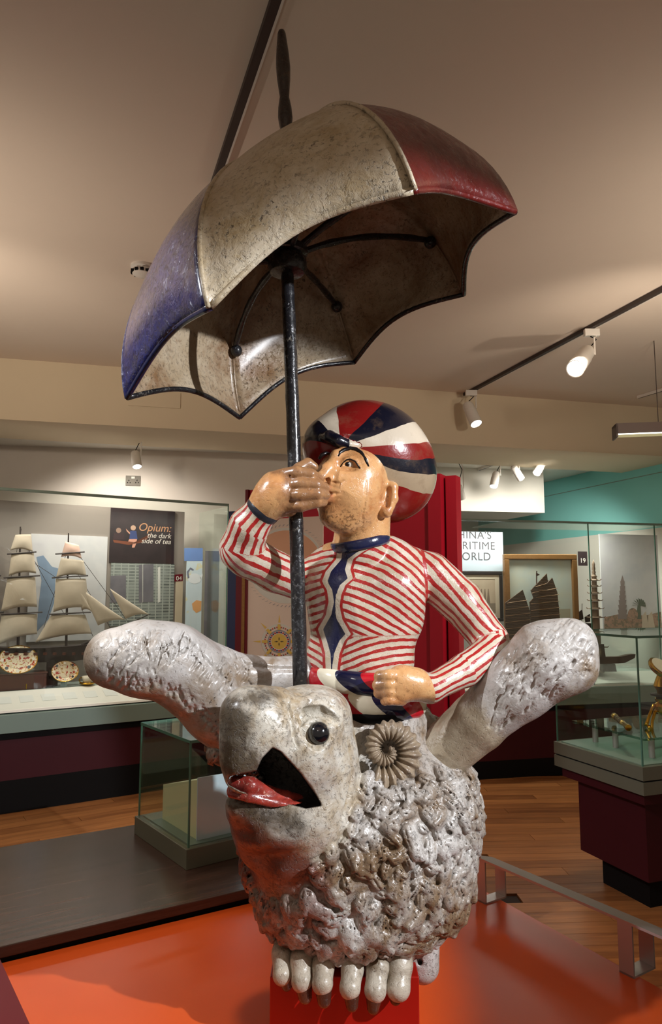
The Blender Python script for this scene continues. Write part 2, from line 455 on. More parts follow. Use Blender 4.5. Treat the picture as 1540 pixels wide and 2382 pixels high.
def prints():
    t = NT('plate_paint')                    # gilt and red porcelain decoration in rings
    r = t.n('ShaderNodeVectorMath', operation='LENGTH'); t.lk(t.tc.outputs['Object'], r.inputs[0])
    c = t.ramp(t.noise(40, 3), [(0, srgb(176, 60, 34)), (.42, srgb(236, 214, 180)), (.6, srgb(196, 140, 60)), (.68, srgb(50, 40, 60))], 'CONSTANT')
    t.set(c, .15); M['plate'] = t.m
    t = NT('junk_sail')                      # brown matting sail with battens
    w = t.n('ShaderNodeTexWave', bands_direction='Z'); t.lk(t.tc.outputs['Object'], w.inputs[0]); w.inputs['Scale'].default_value = 22; w.inputs['Distortion'].default_value = 3
    t.set(t.mix(w.outputs['Fac'], srgb(74, 58, 46), srgb(112, 90, 70)), .7); t.bump(w.outputs['Fac'], .4); M['junk_sail'] = t.m
    t = NT('engraving_print')                # grey townscape engraving: windows in rows
    b = t.n('ShaderNodeTexBrick'); mp = t.n('ShaderNodeMapping'); t.lk(t.tc.outputs['Object'], mp.inputs[0]); mp.inputs['Rotation'].default_value = (math.radians(90), 0, 0)
    t.lk(mp.outputs[0], b.inputs[0]); b.inputs['Scale'].default_value = 9; b.inputs['Color1'].default_value = srgb(120, 126, 122); b.inputs['Color2'].default_value = srgb(84, 90, 88)
    b.inputs['Mortar'].default_value = srgb(168, 172, 164); b.inputs['Mortar Size'].default_value = .04; b.offset = 0
    t.set(t.mix(t.maprange(t.noise(6), .4, .7), b.outputs[0], srgb(146, 152, 146)), .5); M['engraving'] = t.m
    t = NT('seascape_print')
    t.set(t.ramp(t.noise(3, 5, .6), [(0, srgb(170, 190, 188)), (.5, srgb(196, 206, 196)), (.8, srgb(212, 206, 176))], 'LINEAR'), .5); M['seascape'] = t.m
    t = NT('misty_print')
    t.set(t.ramp(t.noise(2.5, 5, .6), [(.2, srgb(176, 180, 188)), (.5, srgb(206, 204, 204)), (.8, srgb(188, 184, 192))], 'LINEAR'), .5); M['misty'] = t.m
    t = NT('sepia_print')
    t.set(t.ramp(t.noise(6, 5, .6), [(.2, srgb(190, 170, 146)), (.8, srgb(214, 198, 172))], 'LINEAR'), .6); M['sepia'] = t.m
    t = NT('garden_print')
    t.set(t.ramp(t.noise(22, 6, .7), [(0, srgb(60, 70, 58)), (.45, srgb(128, 116, 96)), (.55, srgb(180, 140, 120)), (.7, srgb(120, 122, 108))], 'LINEAR'), .6); M['garden'] = t.m
    t = NT('smoky_print')
    t.set(t.ramp(t.noise(5, 5, .6), [(.3, srgb(34, 26, 30)), (.8, srgb(62, 46, 48))], 'LINEAR'), .4); M['smoky'] = t.m
    t = NT('speckled_print')
    t.set(t.ramp(t.noise(9, 3, .6), [(0, srgb(206, 220, 228)), (.6, srgb(206, 220, 228)), (.66, srgb(224, 214, 170)), (.75, srgb(198, 214, 222))], 'LINEAR'), .5); M['speckled'] = t.m
    t = NT('dim_print')
    t.set(t.ramp(t.noise(4, 5, .6), [(.3, srgb(92, 90, 98)), (.8, srgb(128, 122, 128))], 'LINEAR'), .5); M['dim'] = t.m
prints()

def wood(name, c1, c2, rough, rotdeg, sc=(1.2, 14, 14)):
    t = NT(name); mp = t.n('ShaderNodeMapping'); t.lk(t.tc.outputs['Object'], mp.inputs[0])
    mp.inputs['Rotation'].default_value = (0, 0, math.radians(rotdeg)); mp2 = t.n('ShaderNodeMapping'); t.lk(mp.outputs[0], mp2.inputs[0]); mp2.inputs['Scale'].default_value = sc
    f = t.noise(2.0, 6, .65, mp2.outputs[0], .4)
    oi = t.n('ShaderNodeObjectInfo')
    f2 = t.math('ADD', t.math('MULTIPLY', f, .75), t.math('MULTIPLY', oi.outputs['Random'], .28))
    t.set(t.mix(t.maprange(f2, .3, .75), c1, c2), rough, spec=.4); t.bump(f, .12, .002); return t.m
M['floor_base'] = flat('floor_gap', srgb(40, 24, 16), .8)
M['plank'] = wood('floor_plank_wood', srgb(120, 72, 40), srgb(188, 124, 72), .32, 0)
M['bench_wood'] = wood('dark_bench_wood', srgb(52, 36, 32), srgb(96, 72, 62), .26, -33)
t = NT('orange_lacquer'); t.set(t.mix(t.maprange(t.noise(1.6, 3), .35, .7), srgb(214, 84, 30), srgb(228, 96, 40)), .32, spec=.45); M['orange'] = t.m
M['block_red'] = flat('red_lacquer', srgb(158, 22, 12), .35)

def glass(name, tint, refl=1.0):
    t = NT(name); t.t.nodes.remove(t.b)
    tr = t.n('ShaderNodeBsdfTransparent'); tr.inputs[0].default_value = tint
    gl = t.n('ShaderNodeBsdfGlossy'); gl.inputs['Roughness'].default_value = .02; gl.inputs[0].default_value = (.9, .95, .93, 1)
    lw = t.n('ShaderNodeLayerWeight'); lw.inputs[0].default_value = .5
    fr = t.math('ADD', .035, t.math('MULTIPLY', t.math('POWER', lw.outputs['Facing'], 4.0), .6))
    mx = t.n('ShaderNodeMixShader'); t.lk(t.math('MULTIPLY', fr, refl), mx.inputs[0]); t.lk(tr.outputs[0], mx.inputs[1]); t.lk(gl.outputs[0], mx.inputs[2])
    t.lk(mx.outputs[0], t.out.inputs[0]); return t.m
M['glass'] = glass('clear_glass', (.95, .98, .965, 1))
M['glass_edge'] = flat('green_glass_edge', srgb(86, 128, 112), .15)
M['glass_shelf'] = glass('green_shelf_glass', (.72, .88, .80, 1), 1.6)

# painted carving
def weathered(name, base, light, stain, dark, rough=.34, sscale=5.0, amount=(.50, .66), pits=.5, bump=.5, coat=.3, fleck=.9):
    t = NT(name)
    c = t.mix(t.maprange(t.noise(7, 5, .6), .35, .65), base, light)
    c = t.mix(t.maprange(t.noise(sscale, 6, .68, None, .5), *amount), c, stain)
    fine = t.noise(90, 4, .7, None, .3)
    c = t.mix(t.math('MULTIPLY', t.maprange(fine, .57, .64), t.maprange(t.noise(8, 5, .7), .50, .62, 0, fleck)), c, dark)
    c = t.mix(t.maprange(t.noise(34, 6, .75, None, .8), .58, .68, 0, .6), c, stain)
    t.set(c, t.maprange(t.noise(30), .3, .7, rough - .1, rough + .16), spec=.5, coat=coat, coat_r=.2)
    h = t.math('ADD', t.math('MULTIPLY', t.noise(26, 5, .65, None, .6), 1.0), t.math('MULTIPLY', t.maprange(fine, .55, .7), -pits))
    t.bump(h, bump, .006); return t
def carve():
    t = weathered('old_grey_white_paint', srgb(166, 160, 153), srgb(194, 190, 186), srgb(134, 116, 96), srgb(70, 56, 44))
    M['grey_wood'] = t.m
    base = t.b.inputs['Base Color'].links[0].from_socket
    tan = t.mix(t.maprange(t.noise(12, 5, .65), .4, .65), srgb(168, 154, 130), srgb(128, 108, 80))
    t.set(col=t.mix(t.maprange(t.math('ADD', t.attr('tan'), t.math('MULTIPLY', t.math('SUBTRACT', t.noise(16, 5, .7), .5), .16)), -.02, .03, 0, .9), base, tan))
    # beast body: throat patch of brown stain and painted shade, near-black mouth, beak stain
    t = weathered('beast_paint', srgb(164, 157, 149), srgb(196, 192, 187), srgb(122, 100, 76), srgb(56, 42, 32), amount=(.43, .60), bump=.9, fleck=1.0)
    base = t.b.inputs['Base Color'].links[0].from_socket
    nz = t.noise(14, 5, .7, None, .4)
    nzc = t.math('SUBTRACT', nz, .5)
    cream = t.mix(t.maprange(t.noise(18, 5, .65), .4, .62), srgb(206, 200, 186), srgb(168, 150, 122))
    c = t.mix(t.maprange(t.math('ADD', t.attr('face'), t.math('MULTIPLY', nzc, .06)), -.01, .02), base, cream)
    c = t.mix(t.maprange(t.math('ADD', t.attr('beak'), t.math('MULTIPLY', nzc, .16)), -.015, .025, 0, .85), c, srgb(62, 50, 35))
    c = t.mix(t.maprange(t.math('ADD', t.attr('throat'), t.math('MULTIPLY', nzc, .10)), -.02, .02, 0, .9), c, srgb(104, 54, 38))
    c = t.mix(t.maprange(t.attr('mouth'), -.002, .002), c, srgb(20, 12, 11))
    t.set(col=c); M['beast'] = t.m
    t = weathered('brown_horn_paint', srgb(150, 132, 110), srgb(172, 156, 134), srgb(96, 78, 60), srgb(50, 38, 30)); M['horn'] = t.m
    t = weathered('red_mouth_paint', srgb(164, 54, 44), srgb(186, 76, 60), srgb(110, 34, 30), srgb(210, 150, 130), .25); M['tongue'] = t.m
    t = weathered('dark_claw_paint', srgb(66, 38, 28), srgb(86, 52, 38), srgb(40, 24, 20), srgb(20, 14, 12), .25); M['claw'] = t.m
    t = weathered('toe_paint', srgb(178, 166, 148), srgb(200, 192, 176), srgb(116, 98, 76), srgb(80, 66, 50), .3, amount=(.42, .6), bump=.5, coat=.15); M['toe'] = t.m
    t = NT('black_eye_paint'); t.set(srgb(16, 17, 22), .12, spec=.6, coat=.6, coat_r=.1); t.bump(t.noise(60), .3, .003); M['eye_black'] = t.m
    t = weathered('black_iron_paint', srgb(20, 20, 22), srgb(30, 30, 34), srgb(44, 38, 34), srgb(120, 112, 100), .24, 12, (.6, .75), bump=.5); M['pole'] = t.m
    t = weathered('brown_black_paint', srgb(36, 26, 22), srgb(48, 36, 28), srgb(84, 58, 36), srgb(20, 16, 14), .3, 20, (.55, .7)); M['finial'] = t.m
    # umbrella cloth
    t = weathered('cream_canopy_paint', srgb(184, 168, 142), srgb(196, 184, 162), srgb(158, 136, 96), srgb(62, 52, 42), .42, 6, (.46, .68), bump=.8); M['canopy_cream'] = t.m
    t = weathered('blue_canopy_paint', srgb(18, 21, 70), srgb(32, 38, 98), srgb(44, 43, 66), srgb(92, 98, 136), .22, 9, (.52, .7), bump=1.4, coat=.8, fleck=.5); M['canopy_blue'] = t.m
    t = weathered('red_canopy_paint', srgb(88, 18, 17), srgb(104, 24, 22), srgb(74, 15, 15), srgb(80, 16, 16), .28, 4, bump=.35); M['canopy_red'] = t.m
    t = weathered('dusty_canopy_lining', srgb(158, 138, 110), srgb(178, 162, 138), srgb(118, 86, 54), srgb(58, 44, 32), .42, 4.2, (.40, .62), bump=.8); M['lining'] = t.m
    # rider
    SK = [srgb(200, 142, 90), srgb(214, 168, 116), srgb(172, 108, 62), srgb(84, 50, 30)]
    t = weathered('rider_paint', *SK, rough=.24, sscale=12, amount=(.52, .72), pits=.3, bump=.4, coat=.4, fleck=.5)
    skin = t.b.inputs['Base Color'].links[0].from_socket
    stub = t.math('MULTIPLY', t.maprange(t.noise(120, 3, .6), .52, .58), t.maprange(t.attr('stubble'), -.02, .02))
    skin = t.mix(t.math('MULTIPLY', stub, .55), skin, srgb(70, 42, 26))
    skin = t.mix(t.maprange(t.math('ADD', t.attr('worn'), t.math('MULTIPLY', t.math('SUBTRACT', t.noise(40), .5), .05)), -.01, .012, 0, .75), skin, srgb(120, 84, 58))
    skin = t.mix(t.math('MULTIPLY', t.maprange(t.attr('lips'), -.004, .003), .8), skin, srgb(176, 96, 76))
    wob = t.math('MULTIPLY', t.math('SUBTRACT', t.noise(22, 3), .5), .5)
    ph = t.math('ADD', t.attr('ph'), wob)
    tri = t.math('ABSOLUTE', t.math('SUBTRACT', t.math('FRACT', ph), .5))
    red = t.mix(t.noise(50), srgb(150, 26, 28), srgb(176, 44, 40)); white = t.mix(t.maprange(t.noise(16, 5), .4, .7), srgb(208, 197, 180), srgb(182, 164, 136))
    navy = t.mix(t.noise(40), srgb(20, 22, 48), srgb(32, 36, 70))
    cloth = t.mix(t.maprange(tri, .19, .22), red, white)
    e = t.math('ADD', t.attr('edge'), t.math('MULTIPLY', wob, .006))
    cloth = t.mix(t.maprange(e, .0075, .009), red, cloth)
    cloth = t.mix(t.maprange(e, -.0005, .0005), white, cloth)
    cloth = t.mix(t.maprange(e, -.016, -.015), navy, cloth)
    sm = t.math('ABSOLUTE', t.attr('seam')); cloth = t.mix(t.maprange(sm, .0045, .006), red, cloth)
    c = t.mix(t.maprange(t.attr('skin'), -.0005, .0005), cloth, skin)
    t.set(col=c); M['rider'] = t.m
    t = NT('turban_paint')
    NV, WH, RD, CR = srgb(16, 17, 30), srgb(198, 184, 164), srgb(124, 24, 22), srgb(160, 140, 114)
    c = t.ramp(t.math('ADD', t.attr('ang'), t.math('MULTIPLY', t.math('SUBTRACT', t.noise(9, 2), .5), .02)), HAT_STOPS(NV, WH, RD, CR))
    c = t.mix(t.maprange(t.noise(8, 6, .7), .55, .75, 0, .5), c, srgb(110, 86, 64))
    t.set(c, .22, spec=.5, coat=.4, coat_r=.15); t.bump(t.noise(24, 5), .35, .005); M['turban'] = t.m
    t = NT('sash_paint'); f = t.math('FRACT', t.attr('ph'))
    c = t.ramp(f, [(0, srgb(176, 22, 36)), (.36, srgb(222, 214, 190)), (.66, srgb(24, 27, 58))]); t.set(c, .16, spec=.5, coat=.5, coat_r=.1); t.bump(t.noise(20, 4), .25, .005); M['sash'] = t.m
    t = NT('navy_paint'); t.set(t.mix(t.noise(40), srgb(22, 26, 54), srgb(36, 42, 78)), .22, coat=.4, coat_r=.15); t.bump(t.noise(50), .4, .004); M['navy'] = t.m
    M['cuff'] = flat('charcoal_cuff_paint', srgb(40, 42, 50), .35, bump=.4)
    M['eyewhite'] = flat('eye_white_paint', srgb(206, 196, 182), .2)
    M['brow'] = flat('black_brow_paint', srgb(24, 18, 18), .3)
def HAT_STOPS(NV, WH, RD, CR):
    # attribute ang runs 0..1 clockwise from straight down (seen from the front)
    deg = [(0, RD), (100, NV), (134, WH), (162, RD), (212, NV), (246, WH), (267, RD), (283, NV), (298, CR), (315, RD)]
    return [(a / 360, c) for a, c in deg]
carve()
# ================================================================== THE ROOM
CZ, LZ, BEZ = 3.40, 3.02, 2.92              # main ceiling, lower ceiling behind the beam, beam underside
bf0, bf1 = PZ(0, 975, BEZ), PZ(1540, 1061, BEZ)
bb0, bb1 = PZ(0, 1019, BEZ), PZ(1540, 1105, BEZ)
def ext(a, b, k0, k1): d = b - a; return a - d * k0, b + d * k1
f0, f1 = ext(bf0, bf1, .5, .5); g0, g1 = ext(bb0, bb1, .5, .5)
mb = MB(); mb.prism([(f0[0], -1.2), (f1[0], -1.2), (f1[0], f1[1] + .05), (f0[0], f0[1] + .05)], CZ, CZ + .1)
tag(mb.build('ceiling', M['ceiling']), 'warm off-white plastered ceiling over the front gallery', 'ceiling', kind='structure')
mb = MB(); mb.prism([f0[:2], f1[:2], g1[:2], g0[:2]], BEZ, CZ + .05)
tag(mb.build('trim_1', M['beam']), 'deep cream ceiling beam crossing the gallery', 'beam', kind='structure')
mb = MB(); mb.prism([g0[:2] - .02, g1[:2] - .02, (9, 14), (-8, 14)], LZ, LZ + .1)
tag(mb.build('ceiling_lower', M['wall_white']), 'lower white ceiling of the room behind the beam', 'ceiling', kind='structure')
floor_o = MB().box((-7, -1.2, -.06), (8, 13, -.012)).build('floor', M['floor_base']); tag(floor_o, 'brown wooden plank floor', 'floor', kind='structure')
# planks: one shared mesh, laid along the cases
PW, PL = .115, 1.7
pm = MB().box((-PL / 2 + .0015, -PW / 2 + .001, -.012), (PL / 2 - .0015, PW / 2 - .001, 0)); first = None
for side_, (ax0, ay0, rotd, rows, cols, xoff) in enumerate([(-3.4, 3.0, 33, 24, 2, 0), (.55, 2.55, 3, 34, 2, 0)]):
    a_ = math.radians(rotd); du = np.array([math.cos(a_), math.sin(a_)]); dv = np.array([-du[1], du[0]])
    for r_ in range(rows):
        for c_ in range(cols):
            q = np.array([ax0, ay0]) + dv * PW * r_ + du * (PL * (c_ + .5) + ((r_ * 7) % 5) * .33 - .8 + (.7 if side_ == 0 else 0))
            if side_ == 1 and q[0] < .2 - .2: continue
            if first is None:
                o = pm.build('floor_plank', M['plank'], floor_o); first = o
            else: o = first.copy(); COL.objects.link(o); o.parent = floor_o
            o.location = (q[0], q[1], 0); o.rotation_euler = (0, 0, a_)
# far walls
wb = Plane((-1.92, 6.95), (1.0, 7.45))
mb = MB(); mb.pbox(wb, -5, 2.9, 0, LZ, -.1, 0); tag(mb.build('wall_back', M['wall']), 'pale grey wall above the left wall case', 'wall', kind='structure')
wp0, wp1 = PZ(1267, 1122, LZ), PZ(1400, 1090, LZ)
wr_ = Plane(wp0, wp1)
L0, L1 = -3.0, 6.0
mb = MB(); mb.pbox(wr_, L0, L1, 2.27, LZ, -.1, 0, 0); wro = tag(mb.build('wall_right', M['teal']), 'upper turquoise part of the right-hand wall', 'wall', kind='structure')
mb = MB(); mb.pbox(wr_, L0, L1, 0, 2.27, -.1, -.0, 0); tag(mb.build('wall_right_lower', M['wall_white']), 'lower white part of the right-hand wall', 'wall', kind='structure')
sa, sz = wr_.pos(1268, 1155); mb = MB(); mb.pbox(wr_, L0, L1, sz - .004, sz + .004, -.001, .004); mb.build('panel_joint', M['grey_green'], wro)
mb = MB(); mb.box((-1, 10.6, 0), (4, 10.7, LZ)); tag(mb.build('wall_far', M['wall_white']), 'far white wall beyond the red display board', 'wall', kind='structure')
bk0, bk1 = P(1000, 1187, 7.9), P(1267, 1187, 8.15)
mb = MB(); mb.prism([bk0[:2], bk1[:2], bk1[:2] + [-.25, .75], bk0[:2] + [0, .9]], bk0[2], LZ)
tag(mb.build('trim_2', M['wall_white']), 'white boxed bulkhead under the far ceiling', 'bulkhead', kind='structure')

# ------------------------------------------------------------------ orange platform, bench, rail
OZ, BNZ = .45, .50
o0, o1 = PZ(0, 2240, OZ), PZ(578, 2101, OZ)
du = (o1 - o0)[:2]; du /= np.linalg.norm(du); dv = np.array([-du[1], du[0]])
r0, r1 = PZ(1098, 2055, OZ), PZ(1540, 2300, OZ)
dr = (r1 - r0)[:2]; dr /= np.linalg.norm(dr)
# far corner: bench line meets rail line
A_ = np.array([du, -dr]).T; st = np.linalg.solve(A_, r0[:2] - o0[:2]); corner = o0[:2] + du * st[0]
lf0 = PZ(0, 2258, OZ)[:2]; lf1 = PZ(55, 2382, OZ)[:2]; dl = (lf1 - lf0) / np.linalg.norm(lf1 - lf0)
pl_pts = [o0[:2] - du * .02, corner, r0[:2] + dr * 2.2, np.array([1.0, .75]), lf0 + dl * 1.2]
mb = MB(); mb.prism(pl_pts[::-1], .0, OZ); plat = single(mb, 'platform', M['orange'], 'low glossy orange platform carrying the sculpture', 'platform', bevel=.004)
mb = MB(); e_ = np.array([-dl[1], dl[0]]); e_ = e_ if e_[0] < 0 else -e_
mb.prism([lf0 - dl * .02, lf0 + dl * 1.25, lf0 + dl * 1.25 + e_ * .3, lf0 - dl * .02 + e_ * .3], 0.0, OZ + .03)  # strip a little higher than the platform, along its left side
single(mb, 'platform_strip', M['red_dark'], 'dark red raised strip at the lower left corner of the platform', 'edging')
# red block
BY = 1.975; bx0, bx1 = P(628, 2270, BY), P(975, 2285, BY); BTOP = float(P(800, 2272, BY)[2])
mb = MB(); mb.box((bx0[0], BY, OZ), (bx1[0], 2.40, BTOP)); single(mb, 'plinth_block', M['block_red'], 'low red block under the clawed feet of the beast', 'plinth', bevel=.003)
# bench
b0, b1 = PZ(0, 2203, BNZ), PZ(559, 2072, BNZ); q0, q1 = PZ(0, 1975, BNZ), PZ(310, 1915, BNZ)
db = (b1 - b0)[:2]; db /= np.linalg.norm(db); nb = np.array([-db[1], db[0]]); wd = float((q0 - b0)[:2] @ nb)
mid_w = (float((q0 - b0)[:2] @ nb) + float((q1 - b0)[:2] @ nb)) / 2
bs, be = b0[:2] - db * .5, b0[:2] + db * 2.0
bench = thing('display_bench', 'long dark brown wooden bench carrying the small glass case', 'bench', (*(b0[:2] + db * .6 + nb * mid_w / 2), 0))
mb = MB(); mb.prism([bs, be, be + nb * mid_w, bs + nb * mid_w], BNZ - .035, BNZ); mb.build('bench_top', M['bench_wood'], bench, bevel=.003)
mb = MB(); mb.prism([bs + nb * .012, be + nb * .012, be + nb * (mid_w - .05), bs + nb * (mid_w - .05)], 0, BNZ - .036); mb.build('bench_base', M['black'], bench)
# rail on brackets
rail = thing('label_rail', 'low aluminium rail on three brackets along the right edge of the platform', 'rail', (*r0[:2], OZ))
ra, rb_ = PZ(1105, 1990, OZ + .16), PZ(1540, 2177, OZ + .16)
dra = (rb_ - ra)[:2]; dra /= np.linalg.norm(dra); nr_ = np.array([-dra[1], dra[0]]); nr_ = nr_ if nr_[0] > 0 else -nr_
mb = MB(); s_, e2 = ra[:2] - dra * .02, rb_[:2] + dra * 1.1
mb.hexa([(*s_, OZ + .150), (*e2, OZ + .150), (*(e2 + nr_ * .11), OZ + .120), (*(s_ + nr_ * .11), OZ + .120)], [(*s_, OZ + .158), (*e2, OZ + .158), (*(e2 + nr_ * .11), OZ + .128), (*(s_ + nr_ * .11), OZ + .128)])
mb.build('rail_plate', M['aluminium'], rail)
L_ = float((PZ(1480, 2150, OZ + .15) - ra)[:2] @ dra)
for k, al in enumerate((.02, L_ - .03, L_ * 2 - .06)):
    mb = MB(); c0 = s_ + dra * al
    for w0, w1, za, zb in ((0, .006, 0, .151), (0, .11, 0, .006), (.104, .11, 0, .122)):
        mb.prism([c0 + nr_ * w0, c0 + dra * .05 + nr_ * w0, c0 + dra * .05 + nr_ * w1, c0 + nr_ * w1], OZ + za, OZ + zb)
    mb.build('bracket', M['aluminium'], rail)

# ------------------------------------------------------------------ small glass case on the bench
def glass_box(root, pts, z0, z1, th=.008, top=True, edge=.007):
    n = len(pts); pts = [np.array(p[:2], float) for p in pts]
    for i in range(n):
        a, b = pts[i], pts[(i + 1) % n]; d = (b - a) / np.linalg.norm(b - a); nn_ = np.array([-d[1], d[0]])
        mb = MB(); mb.prism([a + d * .01, b - d * .01, b - d * .01 + nn_ * th, a + d * .01 + nn_ * th], z0, z1 - .012); pn = mb.build('glass_pane', M['glass'], root)
        mb = MB(); mb.prism([a - d * .0, a + d * edge, a + d * edge + nn_ * edge, a + nn_ * edge], z0, z1 - .011); mb.build('glass_edge', M['glass_edge'], pn)
    if top:
        mb = MB(); mb.prism([p for p in pts], z1 - .010, z1 - .001); tp = mb.build('glass_top', M['glass'], root)
        for i in range(n):
            a, b = pts[i], pts[(i + 1) % n]; d = (b - a) / np.linalg.norm(b - a); nn_ = np.array([-d[1], d[0]])
            mb = MB(); mb.prism([a - nn_ * .001, b - nn_ * .001, b + nn_ * .004, a + nn_ * .004], z1 - .012, z1); mb.build('glass_edge', M['glass_edge'], tp)
k0 = PZ(433, 2025, BNZ)[:2]; k1 = PZ(312, 1939, BNZ)[:2]; k2 = PZ(553, 1999, BNZ)[:2]
dk = (k1 - k0) / np.linalg.norm(k1 - k0); ek = np.array([dk[1], -dk[0]]); ek = ek if ek[0] > 0 else -ek
KL = np.linalg.norm(k1 - k0); KW = .52
case_s = thing('small_glass_case', 'small square glass case with dark base on the wooden bench', 'display case', (*(k0 + dk * KL / 2 + ek * KW / 2), BNZ))
sq = lambda i: [k0 + dk * i + ek * i, k0 + ek * (KW - i) + dk * i, k0 + dk * (KL - i) + ek * (KW - i), k0 + dk * (KL - i) + ek * i]
mb = MB(); mb.prism(sq(0), BNZ, BNZ + .078); mb.build('base', M['olive'], case_s, bevel=.002)
mb = MB(); mb.prism(sq(.03), BNZ + .078, BNZ + .082); mb.build('base_panel', M['grey_green'], case_s)
glass_box(case_s, sq(.012), BNZ + .080, 1.0)
wz = BNZ + .0825
wg = thing('display_wedge', 'pale cream sloping support inside the small glass case', 'support', (*(k0 + dk * .3 + ek * .2), wz))
wq = lambda a, b: k0 + dk * a + ek * b
mb = MB(); mb.hexa([(*wq(.07, .08), wz), (*wq(.07, .42), wz), (*wq(.42, .42), wz), (*wq(.42, .08), wz)], [(*wq(.07, .08), wz + .24), (*wq(.07, .42), wz + .24), (*wq(.42, .42), wz + .15), (*wq(.42, .08), wz + .15)])
mb.build('wedge', M['cream_board'], wg)
mb = MB(); mb.hexa([(*wq(.063, .075), wz), (*wq(.063, .425), wz), (*wq(.069, .425), wz), (*wq(.069, .075), wz)], [(*wq(.063, .075), wz + .25), (*wq(.063, .425), wz + .25), (*wq(.069, .425), wz + .25), (*wq(.069, .075), wz + .25)])
mb.build('front_card', M['white_card'], wg)

# ------------------------------------------------------------------ left wall case
lf = Plane(PZ(0, 1895, 0), PZ(316, 1847, 0))
zl = lambda y: lf.hit(0, y)[2]
aE = lf.pos(529, 1400)[0]; aS = -1.6
lc = thing('display_cabinet', 'long maroon wall case with glass front on the left, full of ship models and china', 'display case', lf.pt(.9, 0, -.4))
mb = MB(); mb.pbox(lf, aS, aE, 0, zl(1818), -.7, 0); mb.build('kick_base', M['black'], lc)
mb = MB(); mb.pbox(lf, aS, aE + .0, zl(1818), zl(1722), -.7, .0); mb.build('lower_panel', M['maroon'], lc)
mb = MB(); mb.pbox(lf, aS, aE, zl(1722), zl(1706), -.7, .01); mb.build('shadow_gap', M['black'], lc)
mb = MB(); mb.pbox(lf, aS, aE + .02, zl(1706), zl(1663), -.7, .04); mb.build('counter_fascia', M['grey_green'], lc, bevel=.003)
zc = zl(1660); zi = zl(1655)
mb = MB(); mb.hexa([lf.pt(aS, zc, .0), lf.pt(aE, zc, .0), lf.pt(aE, zc, -.3), lf.pt(aS, zc, -.3)], [lf.pt(aS, zc + .015, -.01), lf.pt(aE, zc + .015, -.01), lf.pt(aE, zc + .12, -.3), lf.pt(aS, zc + .12, -.3)])
ls = mb.build('label_strip', M['label_white'], lc)
for k in range(9):                                     # printed captions on the strip
    a0 = -.2 + k * .16; mb = MB(); f_ = lambda a, t: lf.pt(a, zc + .016 + .105 * t, -.01 - .29 * t)
    mb.hexa([f_(a0, .35), f_(a0 + .10, .35), f_(a0 + .10, .7), f_(a0, .7)], [f_(a0, .35) + [0, 0, .001], f_(a0 + .10, .35) + [0, 0, .001], f_(a0 + .10, .7) + [0, 0, .001], f_(a0, .7) + [0, 0, .001]])
    mb.build('caption', M['pale_print'], ls)
mb = MB(); mb.pbox(lf, aS, aE, zc + .10, zc + .12, -.7, -.3); mb.build('shelf', M['clear_stand'], lc)
ZT = lf.hit(264, 1158)[2]
pa = [aS, lf.pos(108, 1400)[0] - 1.0, lf.pos(108, 1400)[0], aE]
mb = MB(); mb.pbox(lf, aS, aE, zc + .02, ZT, -.012, -.004); gp = mb.build('glass_front', M['glass'], lc)
mb = MB(); mb.pbox(lf, aE - .008, aE, zc + .02, ZT, -.013, -.003); mb.build('glass_edge', M['glass_edge'], gp)
mb = MB(); mb.pbox(lf, aS, aE, ZT, ZT + .02, -.03, .0); mb.build('top_rail', M['grey_green'], lc)
mb = MB(); mb.pbox(lf, aE - .008, aE, zc + .02, ZT, -.68, -.02); mb.build('glass_side', M['glass'], lc)
lb = lf.shift(-.66)
bE = lb.pos(427, 1300)[0]
mb = MB(); mb.pbox(lb, aS - .2, bE, zc + .1, ZT, -.03, 0); mb.build('back_panel', flat('case_back', srgb(140, 130, 122), .7), lc)
area('case_lamp_left', lf.pt(.4, ZT - .03, -.18), lf.pt(.4, zc, -.36), 13, (1, .95, .88), 2.6, .08)

def panel(pl, x0, y0, x1, y1, m, name, label, cat, th=.012, out=0.0, **kw):
    (a0, z0), (a1, z1) = pl.pos(x0, y1), pl.pos(x1, y0)
    za = (pl.pos(x0, y1)[1] + pl.pos(x1, y1)[1]) / 2; zb = (pl.pos(x0, y0)[1] + pl.pos(x1, y0)[1]) / 2
    r_ = thing(name, label, cat, pl.pt((a0 + a1) / 2, za, out), **kw)
    mb = MB(); mb.pbox(pl, a0, a1, za, zb, out, out + th); mb.build('board', m, r_); r_['_pl'] = 0
    return r_, (a0, a1, za, zb, out + th)
def shp(pl, root, pts, m, out, name='printed_shape', th=.001):
    mb = MB(); mb.ppoly(pl, [pl.pos(*p) for p in pts], out, out + th); return mb.build(name, m, root)
def circ(pl, c, r, n=28, ry=None): return [(c[0] + r * math.cos(2 * math.pi * k / n), c[1] + (ry or r) * math.sin(2 * math.pi * k / n)) for k in range(n)]
# posters on the back of the case
op, B = panel(lb, 253, 1186, 406, 1310, M['smoky'], 'story_poster', 'dark poster about opium with two seated figures and white lettering', 'poster'); del op['_pl']
o_ = B[4]
for pts, c in (([(262, 1256), (318, 1262), (340, 1256), (352, 1240), (330, 1262), (300, 1268), (264, 1262)], srgb(120, 66, 44)), (circ(lb, (275, 1234), 6), srgb(150, 120, 104)), ([(264, 1240), (286, 1240), (290, 1256), (262, 1256)], srgb(58, 40, 44)),
               (circ(lb, (309, 1228), 6), srgb(196, 160, 136)), ([(302, 1235), (316, 1235), (319, 1254), (300, 1254)], srgb(56, 70, 118)), ([(292, 1230), (302, 1240), (301, 1243), (294, 1236)], srgb(206, 150, 126)),
               ([(300, 1254), (318, 1254), (316, 1264), (312, 1274), (306, 1274), (308, 1262), (296, 1262)], srgb(210, 150, 128))):
    shp(lb, op, pts, flat('poster_ink', c, .5), o_)
